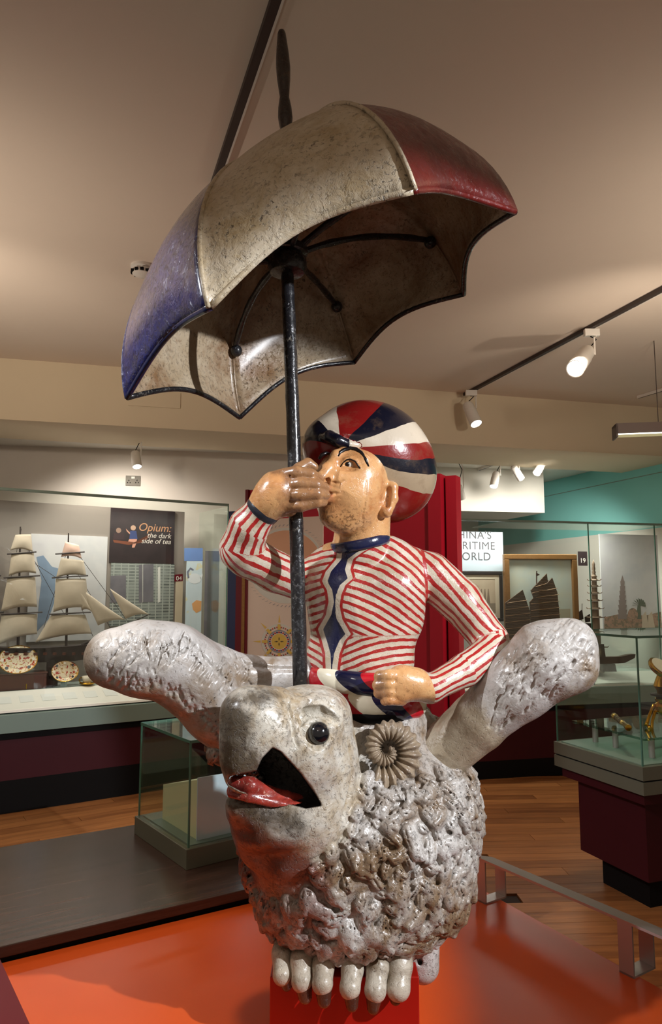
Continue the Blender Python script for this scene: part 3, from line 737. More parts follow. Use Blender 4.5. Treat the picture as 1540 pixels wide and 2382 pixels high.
for s_, y_, sz_, c, x_ in (('Opium:', 1238, 20, srgb(206, 150, 110), 396), ('the dark', 1253, 13, srgb(226, 216, 206), 396), ('side of tea', 1266, 13, srgb(226, 216, 206), 396)):
    text(s_, sz_ * depth(lb.hit(330, 1240)) / F * 1.3, lb.hit(x_, y_) + np.array([lb.n[0], lb.n[1], 0]) * (o_ + .001), lb, flat('poster_lettering', c, .5), op, 'RIGHT', .25)
en, B = panel(lb, 253, 1311, 405, 1455, M['engraving'], 'town_engraving', 'grey engraving of a street with tall windowed warehouses under the dark poster', 'poster'); del en['_pl']
for x0, x1, y0 in ((256, 292, 1340), (322, 356, 1314), (330, 332, 1314), (366, 372, 1320)):
    shp(lb, en, [(x0, y0), (x1, y0 - 2), (x1, 1400), (x0, 1402)], M['dim'] if x1 - x0 > 20 else M['pale_print'], B[4], 'printed_house')
pn4, B = panel(lb, 406, 1340, 425, 1455, M['sepia'], 'information_strip', 'narrow buff information strip with the number 04 beside the engraving', 'panel'); del pn4['_pl']
shp(lb, pn4, [(405, 1337), (424, 1335), (424, 1352), (405, 1353)], M['red_dark'], B[4], 'number_plate')
text('04', 11 * depth(lb.hit(414, 1345)) / F * 1.3, lb.hit(408, 1350) + np.array([lb.n[0], lb.n[1], 0]) * (B[4] + .003), lb, M['label_white'], pn4)
# pale panel with a blue-grey curved shape behind the models
bp, B = panel(lb, 60, 1245, 250, 1490, M['misty'], 'pale_panel', 'pale grey panel with a blue-grey curved shape behind the model sails', 'poster'); del bp['_pl']
shp(lb, bp, [(84, 1296), (100, 1292), (120, 1318), (146, 1326), (128, 1345), (126, 1400), (112, 1440), (84, 1470), (90, 1400), (96, 1350)], flat('blue_wash', srgb(126, 146, 170), .6), B[4], 'ship_like_shape')
# boards standing beyond the end of the case
bey = Plane((-1.4, 6.62), (-.8, 6.86))
tp, B = panel(bey, 428, 1275, 471, 1560, M['speckled'], 'teapot_panel', 'pale blue board with a white teapot drawing beside the case end', 'panel'); del tp['_pl']
shp(bey, tp, [(428, 1275), (471, 1275), (471, 1305), (428, 1305)], flat('sky_print', srgb(110, 140, 196), .6), B[4])
tm = flat('teapot_print', srgb(226, 230, 234), .6); shp(bey, tp, circ(bey, (452, 1346), 15, 24, 12), tm, B[4], 'printed_teapot'); shp(bey, tp, [(464, 1342), (470, 1334), (471, 1338), (467, 1350)], tm, B[4])
shp(bey, tp, [(436, 1346), (434, 1330), (442, 1320), (450, 1324), (449, 1328), (442, 1325), (438, 1332), (440, 1344)], flat('handle_print', srgb(120, 124, 140), .6), B[4])
shp(bey, tp, [(446, 1404), (456, 1396), (468, 1398), (467, 1420), (456, 1426), (448, 1418)], flat('orange_print', srgb(224, 166, 110), .6), B[4])
gy, B = panel(bey, 472, 1282, 510, 1560, M['dim'], 'grey_panel', 'blurred dark grey picture board at the right end of the left case', 'panel'); del gy['_pl']

# ship model
sp = lf.shift(-.42)
def P2(x, y, o=0): h = sp.hit(x, y); return h + np.array([sp.n[0], sp.n[1], 0]) * o
sh = thing('ship_model', 'square-rigged sailing ship model with buff sails behind the left case glass', 'ship model', P2(100, 1535) * [1, 1, 0] + [0, 0, zc + .12])
def sail(pts, m, bulge=.018, name='sail', n=8):
    """four corners tl,tr,br,bl in pixels: a billowing sheet with thickness"""
    c = [P2(*p) for p in pts]; V = []; Fc = []
    for i in range(n + 1):
        for j in range(n + 1):
            u, v = j / n, i / n; p = (c[0] * (1 - u) + c[1] * u) * (1 - v) + (c[3] * (1 - u) + c[2] * u) * v
            p = p + np.array([sp.n[0], sp.n[1], 0]) * bulge * math.sin(math.pi * u) * math.sin(math.pi * min(1, v * .9 + .08)); p[2] += .02 * math.sin(math.pi * u) * v * v; V.append(p)
    W_ = n + 1
    for i in range(n):
        for j in range(n): Fc.append([i * W_ + j, i * W_ + j + 1, (i + 1) * W_ + j + 1, (i + 1) * W_ + j])
    o = mesh_obj(name, V, Fc, m, sh, smooth=True); md = o.modifiers.new('th', 'SOLIDIFY'); md.thickness = .003; return o
for pts, m in (([(36, 1244), (72, 1243), (76, 1284), (24, 1280)], 'sailcloth'), ([(27, 1286), (78, 1283), (84, 1334), (20, 1340)], 'sailcloth'), ([(18, 1342), (82, 1342), (86, 1412), (2, 1424)], 'sailcloth'), ([(4, 1428), (86, 1428), (86, 1475), (-8, 1500)], 'sailcloth'),
               ([(152, 1260), (183, 1268), (190, 1300), (142, 1296)], 'sail_pink'), ([(142, 1298), (194, 1304), (201, 1340), (130, 1344)], 'sailcloth'), ([(130, 1346), (200, 1346), (206, 1414), (124, 1424)], 'sailcloth'), ([(120, 1430), (198, 1430), (213, 1474), (82, 1494)], 'sailcloth'),
               ([(-60, 1250), (-20, 1250), (-14, 1330), (-66, 1330)], 'sailcloth'), ([(-70, 1340), (-10, 1340), (-8, 1420), (-80, 1420)], 'sailcloth')):
    sail(pts, M[m])
for tri_ in ([(188, 1368), (246, 1412), (292, 1442), (228, 1455)], [(256, 1369), (300, 1400), (348, 1430), (292, 1440)], [(172, 1350), (186, 1370), (215, 1425), (190, 1420)]):
    sail(tri_, M['sailcloth'], .012, 'jib_sail')
for x_, y0 in ((50, 1225), (162, 1240), (-40, 1235)):
    mb = MB(); mb.tube([P2(x_ - 2, y0, -.01), P2(x_ - 8, 1525, -.01)], [.006, .012], 8); ms = mb.build('mast', M['ship_dark'], sh)
    for yy_, hw in ((1286, 34), (1341, 42), (1426, 48)):
        mb = MB(); mb.tube([P2(x_ - hw, yy_ + 3, .012), P2(x_ + hw, yy_ - 2, .012)], .007, 6); mb.build('yard', M['ship_dark'], ms)
mb = MB(); mb.tube([P2(190, 1500), P2(350, 1428)], [.012, .004], 8); mb.build('bowsprit', M['ship_dark'], sh)
for a, b in (((162, 1262), (300, 1450)), ((160, 1300), (260, 1466)), ((50, 1250), (150, 1430)), ((50, 1290), (140, 1350)), ((50, 1230), (-8, 1500)), ((162, 1262), (90, 1500)), ((162, 1345), (216, 1480))):
    mb = MB(); mb.tube([P2(*a), P2(*b)], .0022, 5); mb.build('rigging_line', M['rigging'], sh)
mb = MB(); hp = []
for i in range(15):
    t = i / 14; x_ = -120 + 330 * t; w_ = .09 * math.sin(math.pi * min(.98, .12 + t * .82)) ** .6 + .004; yb_ = 1506 - 8 * (2 * t - 1) ** 2
    hp.append((P2(x_, yb_), P2(x_ + (10 if t > .8 else 0), 1540 - 12 * (2 * t - 1) ** 4), w_))
V = []; Fc = []; nv = np.array([sp.n[0], sp.n[1], 0])
for tp_, bt_, w_ in hp: V += [tp_ - nv * w_, bt_ - nv * w_ * .4, bt_ + nv * w_ * .4, tp_ + nv * w_]
for i in range(14):
    for k in range(4): Fc.append([i * 4 + k, i * 4 + (k + 1) % 4, i * 4 + 4 + (k + 1) % 4, i * 4 + 4 + k])
Fc += [[0, 1, 2, 3], [56, 59, 58, 57]]
mesh_obj('hull', V, Fc, M['ship_dark'], sh)
for k in range(10):
    mb = MB(); c_ = P2(-10 + k * 22, 1519, .088); mb.box(c_ - [.012, .012, .01], c_ + [.012, .012, .01]); mb.build('gunport', M['chest'], sh)
mb = MB(); c_ = P2(122, 1550); mb.box((c_[0] - .03, c_[1] - .05, zc + .1205), (c_[0] + .03, c_[1] + .05, P2(70, 1536)[2])); mb.build('cradle', M['ship_dark'], sh)
# china in front of the ship
cp = lf.shift(-.34); zs_ = zc + .1205
def C2(x, y): return cp.hit(x, y)
nC = np.array([cp.n[0], cp.n[1], .25]); nC /= np.linalg.norm(nC)
chest_ = thing('tea_chest', 'dark wooden tea chest under the large plate', 'box', C2(54, 1620) * [1, 1, 0] + [0, 0, zs_])
(a0, z1c), (a1, _) = cp.pos(-10, 1572), cp.pos(108, 1566)
mb = MB(); mb.pbox(cp, a0, a1, zs_, z1c, -.14, .02); mb.build('body', M['chest'], chest_, bevel=.004)
mb = MB(); mb.pbox(cp, a0 - .006, a1 + .006, z1c, z1c + .012, -.146, .026); mb.build('lid', M['chest'], chest_, bevel=.003)
ak, zk = cp.pos(60, 1596); mb = MB(); mb.pbox(cp, ak - .004, ak + .004, zk - .02, zk + .02, .02, .024); mb.build('clasp', M['gold'], chest_)
def plate(x, y, rx, ry, label, zbase):
    c = C2(x, y); s = depth(c) / F; o = thing('plate', label, 'plate', (c[0], c[1], zbase), 'decorated plates in the left case')
    mb = MB(); mb.disc(c, nC, rx * s * .62, .006, 32, 0, ry * s * .6); mb.build('well', M['plate'], o)
    u = np.cross((0, 0, 1), nC); u /= np.linalg.norm(u); w = np.cross(nC, u)
    for nm, ra_, rb2, z_a, z_b, m in (('flange', .62, .95, .006, .020, 'plate'), ('gilt_rim', .95, 1.0, .020, .022, 'gold')):
        V = []; Fc = []; n = 40
        for k in range(n):
            a = 2 * math.pi * k / n; e = lambda f, h: c + nC * h + f * s * (rx * math.cos(a) * u + ry * math.sin(a) * w)
            V += [e(ra_, z_a), e(rb2, z_b), e(rb2, z_b - .005), e(ra_, z_a - .005)]
        for k in range(n):
            for j in range(4): Fc.append([k * 4 + j, k * 4 + (j + 1) % 4, ((k + 1) % n) * 4 + (j + 1) % 4, ((k + 1) % n) * 4 + j])
        mesh_obj(nm, V, Fc, M[m], o)
    for k in range(8):
        a = 2 * math.pi * k / 8; e = c + nC * .0145 + .79 * s * (rx * math.cos(a) * u + ry * math.sin(a) * w); mb = MB(); mb.disc(e, nC, rx * s * .09, .003, 10); mb.build('painted_reserve', M['smoky'] if k % 2 else M['porcelain'], o)
    mb = MB(); b_ = c - nC * .03; mb.box((b_[0] - .02, b_[1] - .004, zbase), (b_[0] + .02, b_[1] + .03, c[2])); mb.build('stand', M['clear_stand'], o)
    return o
plate(41, 1535, 43, 33, 'large oval gilt porcelain plate standing on the wooden tea chest', z1c + .0125)
plate(150, 1562, 31, 24, 'small oval gilt porcelain dish on a clear stand right of the chest', zs_)
c = C2(203, 1590); s = depth(c) / F
cu = thing('teacup', 'little gilt teacup and saucer right of the small dish', 'cup', (c[0], c[1], zs_))
mb = MB(); mb.lathe((c[0], c[1], zs_), [(8 * s, 0), (17 * s, 4 * s), (18 * s, 6 * s)], 20); mb.build('saucer', M['gold'], cu, True)
mb = MB(); mb.lathe((c[0], c[1], zs_ + 4 * s), [(6 * s, 0), (10 * s, 5 * s), (13 * s, 17 * s), (12 * s, 17 * s), (6 * s, 3 * s)], 20); mb.build('cup', M['porcelain'], cu, True)
mb = MB(); mb.tube([(c[0] - (12 + 7 * math.sin(a)) * s, c[1], zs_ + (12 + 6 * math.cos(a)) * s) for a in np.linspace(0, math.pi, 9)], 1.3 * s, 6); mb.build('handle', M['gold'], cu, True)

# ------------------------------------------------------------------ red display board behind the rider
rd0, rd1 = P(572, 1400, 5.45), P(1028, 1400, 4.70)
rp = Plane(rd0, rd1); RL = float((rd1 - rd0)[:2] @ rp.u); RZ = (rp.hit(572, 1142)[2] + rp.hit(1028, 1098)[2]) / 2
rbd = thing('display_board', 'tall crimson display board behind the rider', 'display board', rp.pt(RL / 2, 0, -.1))
RS = rp.shift(-.10).pos(1046, 1400)[0]; RE = rp.shift(-.06).pos(1066, 1400)[0]; RL = rp.pos(1029, 1400)[0]
mb = MB(); mb.pbox(rp, 0, RL - .09, 0, RZ, -.10, -.02); mb.build('panel', M['red_board'], rbd)
mb = MB(); mb.pbox(rp, RL - .09, RL, 0, RZ, -.16, .0); mb.build('upright', M['red_board'], rbd)
mb = MB(); mb.pbox(rp, RL, RS, 0, RZ - .01, -.16, -.10); mb.build('groove', M['red_dark'], rbd)
mb = MB(); mb.pbox(rp, RS, RE, 0, RZ - .01, -.16, -.06); mb.build('upright', M['red_board'], rbd)
a5, _ = rp.pos(572, 1400)
mb = MB(); mb.pbox(rp, -.012, .012, 0, RZ, -.10, .01); mb.build('upright', M['red_dark'], rbd)
for x0, x1, m, nm, lab in ((529, 548, 'navy_board', 'navy_post', 'narrow navy blue upright between left case and red board'), (548, 562, 'red_dark', 'maroon_post', 'narrow dark red upright beside the navy one'), (562, 569, 'gilt_frame', 'wooden_batten', 'thin pale wooden batten at the left edge of the compass poster')):
    pl = rp.shift(-.2 if x0 < 560 else .014); (a0, _), (a1, _) = pl.pos(x0, 1400), pl.pos(x1, 1400); mb = MB(); mb.pbox(pl, a0, a1, 0, pl.hit(x0, 1190 if x0 < 560 else 1210)[2], -.05, 0)
    single(mb, nm, M[m], lab, 'upright')
rp2 = rp.shift(-.019)
po, B = panel(rp2, 574, 1206, 753, 1640, M['pink_print'], 'compass_poster', 'blush pink poster with a compass rose and sun behind the umbrella pole', 'poster'); del po['_pl']
o_ = B[4]
shp(rp2, po, circ(rp2, (668, 1316), 88, 40), M['pale_print'], o_, 'printed_disc')
shp(rp2, po, [(668 + 84 * math.cos(a), 1318 + 84 * math.sin(a)) for a in np.linspace(math.pi * 1.02, math.pi * 1.98, 24)], M['peach_print'], o_ + .0012, 'printed_sun')
for k in range(64):
    a = 2 * math.pi * k / 64; r_ = 92; x_, y_ = 668 + r_ * math.cos(a), 1316 + r_ * math.sin(a)
    if x_ > 748 or x_ < 578: continue
    dx, dy = math.cos(a + .8) * 6, math.sin(a + .8) * 6
    shp(rp2, po, [(x_, y_), (x_ + dx, y_ + dy), (x_ + dx + 1.2, y_ + dy + .6), (x_ + 1.2, y_ + .6)], M['grey_print'], o_, 'printed_tick')
cc = (652, 1492)
for r_, m in ((41, 'pale_print'), (36, 'pink_print'), (27, 'grey_print'), (24, 'pink_print'), (18, 'gold_print')):
    shp(rp2, po, circ(rp2, cc, r_), M[m], o_ + .0012 + (41 - r_) * .00006, 'printed_ring'); 
for k in range(8):
    a = 2 * math.pi * k / 8; ca, sa_ = math.cos(a), math.sin(a)
    q = lambda r, w: (cc[0] + ca * r - sa_ * w, cc[1] + sa_ * r + ca * w)
    shp(rp2, po, [q(27, -3.5), q(40, -3), q(40, 3), q(27, 3.5)], M['gold_print'], o_ + .004, 'printed_ray'); shp(rp2, po, [q(44, -2.5), q(62, 0), q(44, 2.5)], M['gold_print'], o_, 'printed_ray')
for k in range(28):
    a = 2 * math.pi * k / 28; shp(rp2, po, circ(rp2, (cc[0] + 21.5 * math.cos(a), cc[1] + 21.5 * math.sin(a)), 2.0, 8), M['red_ink'] if k % 2 else M['blue_ink'], o_ + .004, 'printed_dot')
for k in range(40):
    a = 2 * math.pi * k / 40
    if (k % 5) == 0: continue
    shp(rp2, po, circ(rp2, (cc[0] + 33 * math.cos(a), cc[1] + 33 * math.sin(a)), 1.6, 6), M['red_ink'] if k % 2 else M['ink'], o_ + .004, 'printed_dot')
for a in (0, math.pi / 2, math.pi, -math.pi / 2):
    q = lambda r, w: (cc[0] + math.cos(a) * r - math.sin(a) * w, cc[1] + math.sin(a) * r + math.cos(a) * w); shp(rp2, po, [q(2, 0), q(6, -1.2), q(11, 0), q(6, 1.2)], M['ink'], o_ + .0045, 'printed_needle')

# ------------------------------------------------------------------ right wall case
rf = Plane(PZ(1098, 1815, 0), PZ(1287, 1803, 0))
zr = lambda y: rf.hit(1287, y)[2]
s0 = rf.pos(1030, 1500)[0] - .1; s1 = rf.pos(1560, 1500)[0]
rc = thing('display_cabinet', 'maroon wall case with glass front on the right holding a junk and a pagoda', 'display case', rf.pt((s0 + s1) / 2, 0, -.3))
mb = MB(); mb.pbox(rf, s0, s1, 0, zr(1762), -.7, 0); mb.build('kick_base', M['black'], rc)
mb = MB(); mb.pbox(rf, s0, s1, zr(1762), zr(1652), -.7, 0); mb.build('lower_panel', M['maroon'], rc)
mb = MB(); mb.pbox(rf, s0, s1, zr(1652), zr(1640), -.7, .01); mb.build('shadow_gap', M['black'], rc)
mb = MB(); mb.pbox(rf, s0, s1, zr(1640), zr(1600), -.7, .04); mb.build('counter_fascia', M['grey_green'], rc, bevel=.003)
zrc = zr(1600)
mb = MB(); mb.hexa([rf.pt(s0, zrc, 0), rf.pt(s1, zrc, 0), rf.pt(s1, zrc, -.24), rf.pt(s0, zrc, -.24)], [rf.pt(s0, zrc + .01, -.01), rf.pt(s1, zrc + .01, -.01), rf.pt(s1, zrc + .10, -.24), rf.pt(s0, zrc + .10, -.24)]); mb.build('label_strip', M['label_white'], rc)
mb = MB(); mb.pbox(rf, s0, s1, zrc + .08, zrc + .10, -.7, -.24); mb.build('shelf', M['clear_stand'], rc)
ZR = rf.hit(1287, 1216)[2]
mb = MB(); mb.pbox(rf, s0, s1, zrc + .015, ZR, -.012, -.004); gr_ = mb.build('glass_front', M['glass'], rc)
for x_ in (1376, 1532):
    a_ = rf.pos(x_, 1400)[0]; mb = MB(); mb.pbox(rf, a_ - .004, a_ + .004, zrc + .015, ZR, -.013, -.003); mb.build('glass_edge', M['glass_edge'], gr_)
mb = MB(); mb.pbox(rf, s0, s1, ZR, ZR + .018, -.03, 0); mb.build('top_rail', M['grey_green'], rc)
mb = MB(); mb.pbox(rf, rf.pos(1170, 1400)[0], s1, ZR - .004, ZR + .004, -.62, -.03); mb.build('glass_top', M['glass'], rc)
area('case_lamp_right', rf.pt((s0 + s1) / 2 - .1, ZR - .02, -.2), rf.pt((s0 + s1) / 2 - .1, zrc, -.42), 14, (1, .96, .9), 1.7, .08)
rb2 = rf.shift(-.46)
tx, B = panel(rb2, 1040, 1237, 1168, 1328, M['white_card'], 'title_panel', "white title panel reading China's Maritime World beside the red board", 'panel'); del tx['_pl']
sfac = depth(rb2.hit(1110, 1280)) / F
for s_, y_ in (("CHINA'S", 1253), ('MARITIME', 1278), ('WORLD', 1303)):
    text(s_, 20 * sfac * 1.3, rb2.hit(1094, y_) + np.array([rb2.n[0], rb2.n[1], 0]) * (B[4] + .001), rb2, M['grey_print'] if False else flat('grey_lettering', srgb(92, 88, 92), .6), tx, 'CENTER', 0, spacing=1.08)
def framed(pl, x0, y0, x1, y1, fw, mf, mi_, name, label, mount=0, mm=None, dep=.03, dy=0):
    a0, a1 = pl.pos(x0, y0)[0], pl.pos(x1, y0)[0]; z0 = pl.hit((x0 + x1) / 2, y1)[2]; z1 = pl.hit((x0 + x1) / 2, y0)[2]; w = fw * depth(pl.hit(x0, y0)) / F
    o = thing(name, label, 'picture', pl.pt((a0 + a1) / 2, z0, 0)); mb = MB(); mb.pbox(pl, a0 + w * .5, a1 - w * .5, z0 + w * .5, z1 - w * .5, 0, dep * .4); mb.build('picture_sheet', M[mi_], o)
    for p_ in ((a0, a1, z0, z0 + w), (a0, a1, z1 - w, z1), (a0, a0 + w, z0 + w, z1 - w), (a1 - w, a1, z0 + w, z1 - w)):
        mb = MB(); mb.pbox(pl, *p_, 0, dep); mb.build('frame_bar', M[mf], o, bevel=.006)
    if mount:
        m_ = mount * w
        for p_ in ((a0 + w, a1 - w, z0 + w, z0 + w + m_), (a0 + w, a1 - w, z1 - w - m_, z1 - w), (a0 + w, a0 + w + m_, z0 + w + m_, z1 - w - m_), (a1 - w - m_, a1 - w, z0 + w + m_, z1 - w - m_)):
            mb = MB(); mb.pbox(pl, *p_, 0, dep * .5); mb.build('mount_bar', M['mount'], o)
    return o, (a0, a1, z0, z1, dep * .4)
fp, B = framed(rb2, 1030, 1329, 1166, 1446, 8, 'dark_frame', 'sepia', 'framed_print', 'sepia harbour print in a dark frame under the title panel', 1.3)
shp(rb2, fp, [(1060, 1405), (1155, 1403), (1155, 1426), (1060, 1426)], flat('sea_wash', srgb(150, 136, 118), .6), B[4]); 
for x_ in (1118, 1126, 1134): shp(rb2, fp, [(x_, 1370), (x_ + 1.5, 1370), (x_ + 5, 1404), (x_ - 3, 1404)], flat('ship_wash', srgb(140, 122, 104), .6), B[4], 'ship_like_shape')
rq = Plane(P(1170, 1400, rf.hit(1170, 1400)[1] + .42), P(1336, 1400, rf.hit(1336, 1400)[1] + .33))
fr_, B = framed(rq, 1168, 1290, 1336, 1488, 12, 'gilt_frame', 'seascape', 'gilt_painting', 'pale seascape painting in a heavy gilt frame behind the junk', 0, dep=.06)
shp(rq, fr_, [(1182, 1420), (1324, 1416), (1324, 1470), (1182, 1472)], flat('shore_wash', srgb(178, 172, 150), .6), B[4])
npl, B = panel(rb2, 1345, 1283, 1364, 1316, M['smoky'], 'number_plate', 'small dark grey plate with the white number 19', 'sign'); del npl['_pl']
text('19', 12 * sfac * 1.3, rb2.hit(1347.5, 1309) + np.array([rb2.n[0], rb2.n[1], 0]) * (B[4] + .001), rb2, M['label_white'], npl)
bd, B = panel(rb2, 1402, 1244, 1548, 1466, M['misty'], 'pagoda_backdrop', 'misty painted backdrop with a pagoda, palms and water', 'backdrop'); del bd['_pl']
shp(rb2, bd, [(1404, 1436), (1440, 1428), (1500, 1432), (1546, 1420), (1546, 1465), (1404, 1465)], M['garden'], B[4], 'printed_garden')
pgm = flat('pagoda_print', srgb(140, 126, 122), .6)
for k in range(8):
    w_ = 5 + k * 1.0; y_ = 1352 + k * 11; shp(rb2, bd, [(1446 - w_, y_), (1446 + w_, y_), (1446 + w_ * .8, y_ + 11), (1446 - w_ * .8, y_ + 11)], pgm, B[4] + .001, 'printed_pagoda')
shp(rb2, bd, [(1446, 1338), (1450, 1352), (1442, 1352)], pgm, B[4], 'printed_pagoda')
pm_ = flat('palm_print', srgb(96, 104, 88), .6)
for k in range(9):
    a = math.radians(-180 + k * 22); shp(rb2, bd, [(1484, 1408), (1484 + 16 * math.cos(a), 1408 + 17 * math.sin(a)), (1485 + 15 * math.cos(a + .2), 1410 + 15 * math.sin(a + .2))], pm_, B[4] + .001, 'printed_palm')
shp(rb2, bd, [(1481, 1408), (1488, 1408), (1490, 1440), (1478, 1440)], pm_, B[4] + .001, 'printed_palm'); shp(rb2, bd, circ(rb2, (1470, 1430), 12, 14, 16), M['garden'], B[4] + .002, 'printed_shrub')
for x_ in (1492, 1506): shp(rb2, bd, [(x_, 1432), (x_ + 8, 1422), (x_ + 16, 1462), (x_ - 1, 1464)], M['sailcloth'], B[4] + .002, 'printed_sail')
# junk model
jp = rf.shift(-.20)
def J(x, y, o=0): h = jp.hit(x, y); return h + np.array([jp.n[0], jp.n[1], 0]) * o
jk = thing('junk_model', 'brown junk model with three ribbed matting sails in front of the painting', 'ship model', J(1240, 1500) * [1, 1, 0] + [0, 0, zrc + .1])
for pts, lab in (([(1174, 1402), (1214, 1372), (1230, 1420), (1232, 1480), (1174, 1484)], None), ([(1233, 1373), (1270, 1334), (1272, 1352), (1258, 1380), (1240, 1392)], None), ([(1232, 1400), (1284, 1344), (1296, 1378), (1302, 1440), (1296, 1490), (1236, 1490)], None)):
    mb = MB(); mb.ppoly(jp, [jp.pos(*p) for p in pts], -.006 + .012 * (len(pts) % 2), .006 + .012 * (len(pts) % 2)); s_ = mb.build('sail', M['junk_sail'], jk)
    ys = [p[1] for p in pts]; 
    for k in range(7):
        y_ = min(ys) + 28 + k * 15
        if y_ > max(ys) - 4: break
        xsn = []
        for (xa, ya), (xb, yb2) in zip(pts, pts[1:] + pts[:1]):
            if (ya - y_) * (yb2 - y_) < 0: xsn.append(xa + (xb - xa) * (y_ - ya) / (yb2 - ya))
        if len(xsn) >= 2:
            mb = MB(); mb.tube([J(min(xsn), y_ + 3, .022), J(max(xsn), y_ - 4, .022)], .003, 5); mb.build('batten', M['bamboo'], s_)
for x_, y0 in ((1208, 1380), (1250, 1328), (1276, 1350)):
    mb = MB(); mb.tube([J(x_, y0, -.012), J(x_ - 2, 1545, -.012)], .006, 6); mb.build('mast', M['junk_hull'], jk)
mb = MB(); mb.ppoly(jp, [jp.pos(1247, 1332), jp.pos(1256, 1337), jp.pos(1247, 1341)], -.002, .002); mb.build('pennant', M['junk_hull'], jk)
mb = MB(); mb.ppoly(jp, [jp.pos(*p) for p in ((1168, 1500), (1190, 1518), (1290, 1518), (1312, 1494), (1304, 1545), (1280, 1556), (1200, 1556), (1178, 1540))], -.07, .07); mb.build('hull', M['junk_hull'], jk)
# pagoda model
pg = thing('pagoda_model', 'slender carved seven-tier pagoda model standing in front of the backdrop', 'model', J(1391, 1590) * [1, 1, 0] + [0, 0, zrc + .1]); js = depth(J(1391, 1400)) / F
base_ = J(1391, 1560); base_[2] = 0
zz = lambda y: J(1391, y)[2]
for k, (y_, w_) in enumerate(((1350, 14), (1364, 14), (1380, 15), (1397, 16), (1416, 18), (1436, 20), (1468, 22), (1505, 24))):
    zt = zz(y_); w = w_ * js; prof = [(w * .55, .012), (w * .7, .004), (w, .004), (w * 1.02, .0), (w * .5, -.006)]
    mb = MB(); mb.lathe((base_[0], base_[1], zt), prof, 8); mb.build('roof', M['soap'], pg)
    for c_ in range(8):
        a = 2 * math.pi * (c_ + .0) / 8; b_ = np.array([base_[0], base_[1], zt]); e = np.array([math.cos(a), math.sin(a), 0]); mb = MB(); mb.tube([b_ + e * w * .95, b_ + e * w * 1.12 + [0, 0, .006], b_ + e * w * 1.18 + [0, 0, .014]], [.004, .003, .001], 5); mb.build('eave_tip', M['soap'], pg)
for k, (y0, y1, w_) in enumerate(((1340, 1350, 6), (1352, 1364, 6), (1366, 1380, 6.5), (1382, 1397, 7), (1399, 1416, 7.5), (1418, 1436, 8), (1438, 1468, 9), (1470, 1505, 10), (1507, 1560, 11))):
    mb = MB(); mb.lathe((base_[0], base_[1], zz(y1)), [(w_ * js * 1.05, -.004), (w_ * js, 0), (w_ * js, zz(y0) - zz(y1))], 8); mb.build('storey', M['soap'], pg)
mb = MB(); mb.lathe((base_[0], base_[1], zz(1342)), [(8 * js, 0), (5 * js, .012), (3.5 * js, .03), (4.5 * js, .045), (3 * js, .06), (4 * js, .075), (3 * js, .10), (3.6 * js, .12), (.5 * js, .165)], 10); mb.build('spire', M['soap'], pg, True)
mb = MB(); mb.lathe((base_[0], base_[1], zrc + .1005), [(15 * js, 0), (15 * js, .02), (11 * js, .025), (11 * js, zz(1560) - zrc - .1)], 8); mb.build('base', M['soap'], pg)
# small boats
jn = jp.shift(-.14)
def JN(x, y): return jn.hit(x, y)
sb = thing('small_junk', 'tiny dark two-sailed junk model between painting and pagoda', 'ship model', JN(1355, 1480))
mb = MB(); mb.ppoly(jn, [jn.pos(*p) for p in ((1336, 1432), (1354, 1418), (1357, 1440), (1338, 1446))], -.004, .004); mb.build('sail', M['ship_dark'], sb)
mb = MB(); mb.ppoly(jn, [jn.pos(*p) for p in ((1360, 1436), (1372, 1428), (1373, 1446), (1362, 1448))], -.004, .004); mb.build('sail', M['ship_dark'], sb)
mb = MB(); mb.tube([JN(1354, 1404), JN(1353, 1450)], .003, 5); mb.build('mast', M['ship_dark'], sb)
mb = MB(); mb.ppoly(jn, [jn.pos(*p) for p in ((1330, 1448), (1380, 1450), (1372, 1462), (1340, 1460))], -.03, .03); mb.build('hull', M['ship_dark'], sb)
mb = MB(); mb.tube([JN(1355, 1460), JN(1355, 1500) * [1, 1, 0] + [0, 0, zrc + .1]], .006, 6); mb.build('stand', M['clear_stand'], sb)
bt = thing('sampan_model', 'dark carved boat model with upswept bow low in the right case', 'ship model', J(1430, 1560) * [1, 1, 0] + [0, 0, zrc + .1])
jq = jp.shift(.17)
mb = MB(); mb.ppoly(jq, [jq.pos(*p) for p in ((1370, 1533), (1400, 1528), (1440, 1527), (1462, 1522), (1474, 1521), (1472, 1530), (1450, 1541), (1400, 1545), (1372, 1542))], -.03, .03); mb.build('hull', M['junk_hull'], bt)
mb = MB(); mb.ppoly(jq, [jq.pos(*p) for p in ((1384, 1498), (1402, 1498), (1406, 1528), (1380, 1530))], -.02, .02); mb.build('reflection_block', M['junk_hull'], bt)  # block put in for the pagoda's reflection, not part of the boat
mb = MB(); mb.ppoly(jq, [jq.pos(*p) for p in ((1402, 1545), (1428, 1544), (1432, 1562), (1400, 1562))], -.02, .02); mb.build('stand', M['junk_hull'], bt)

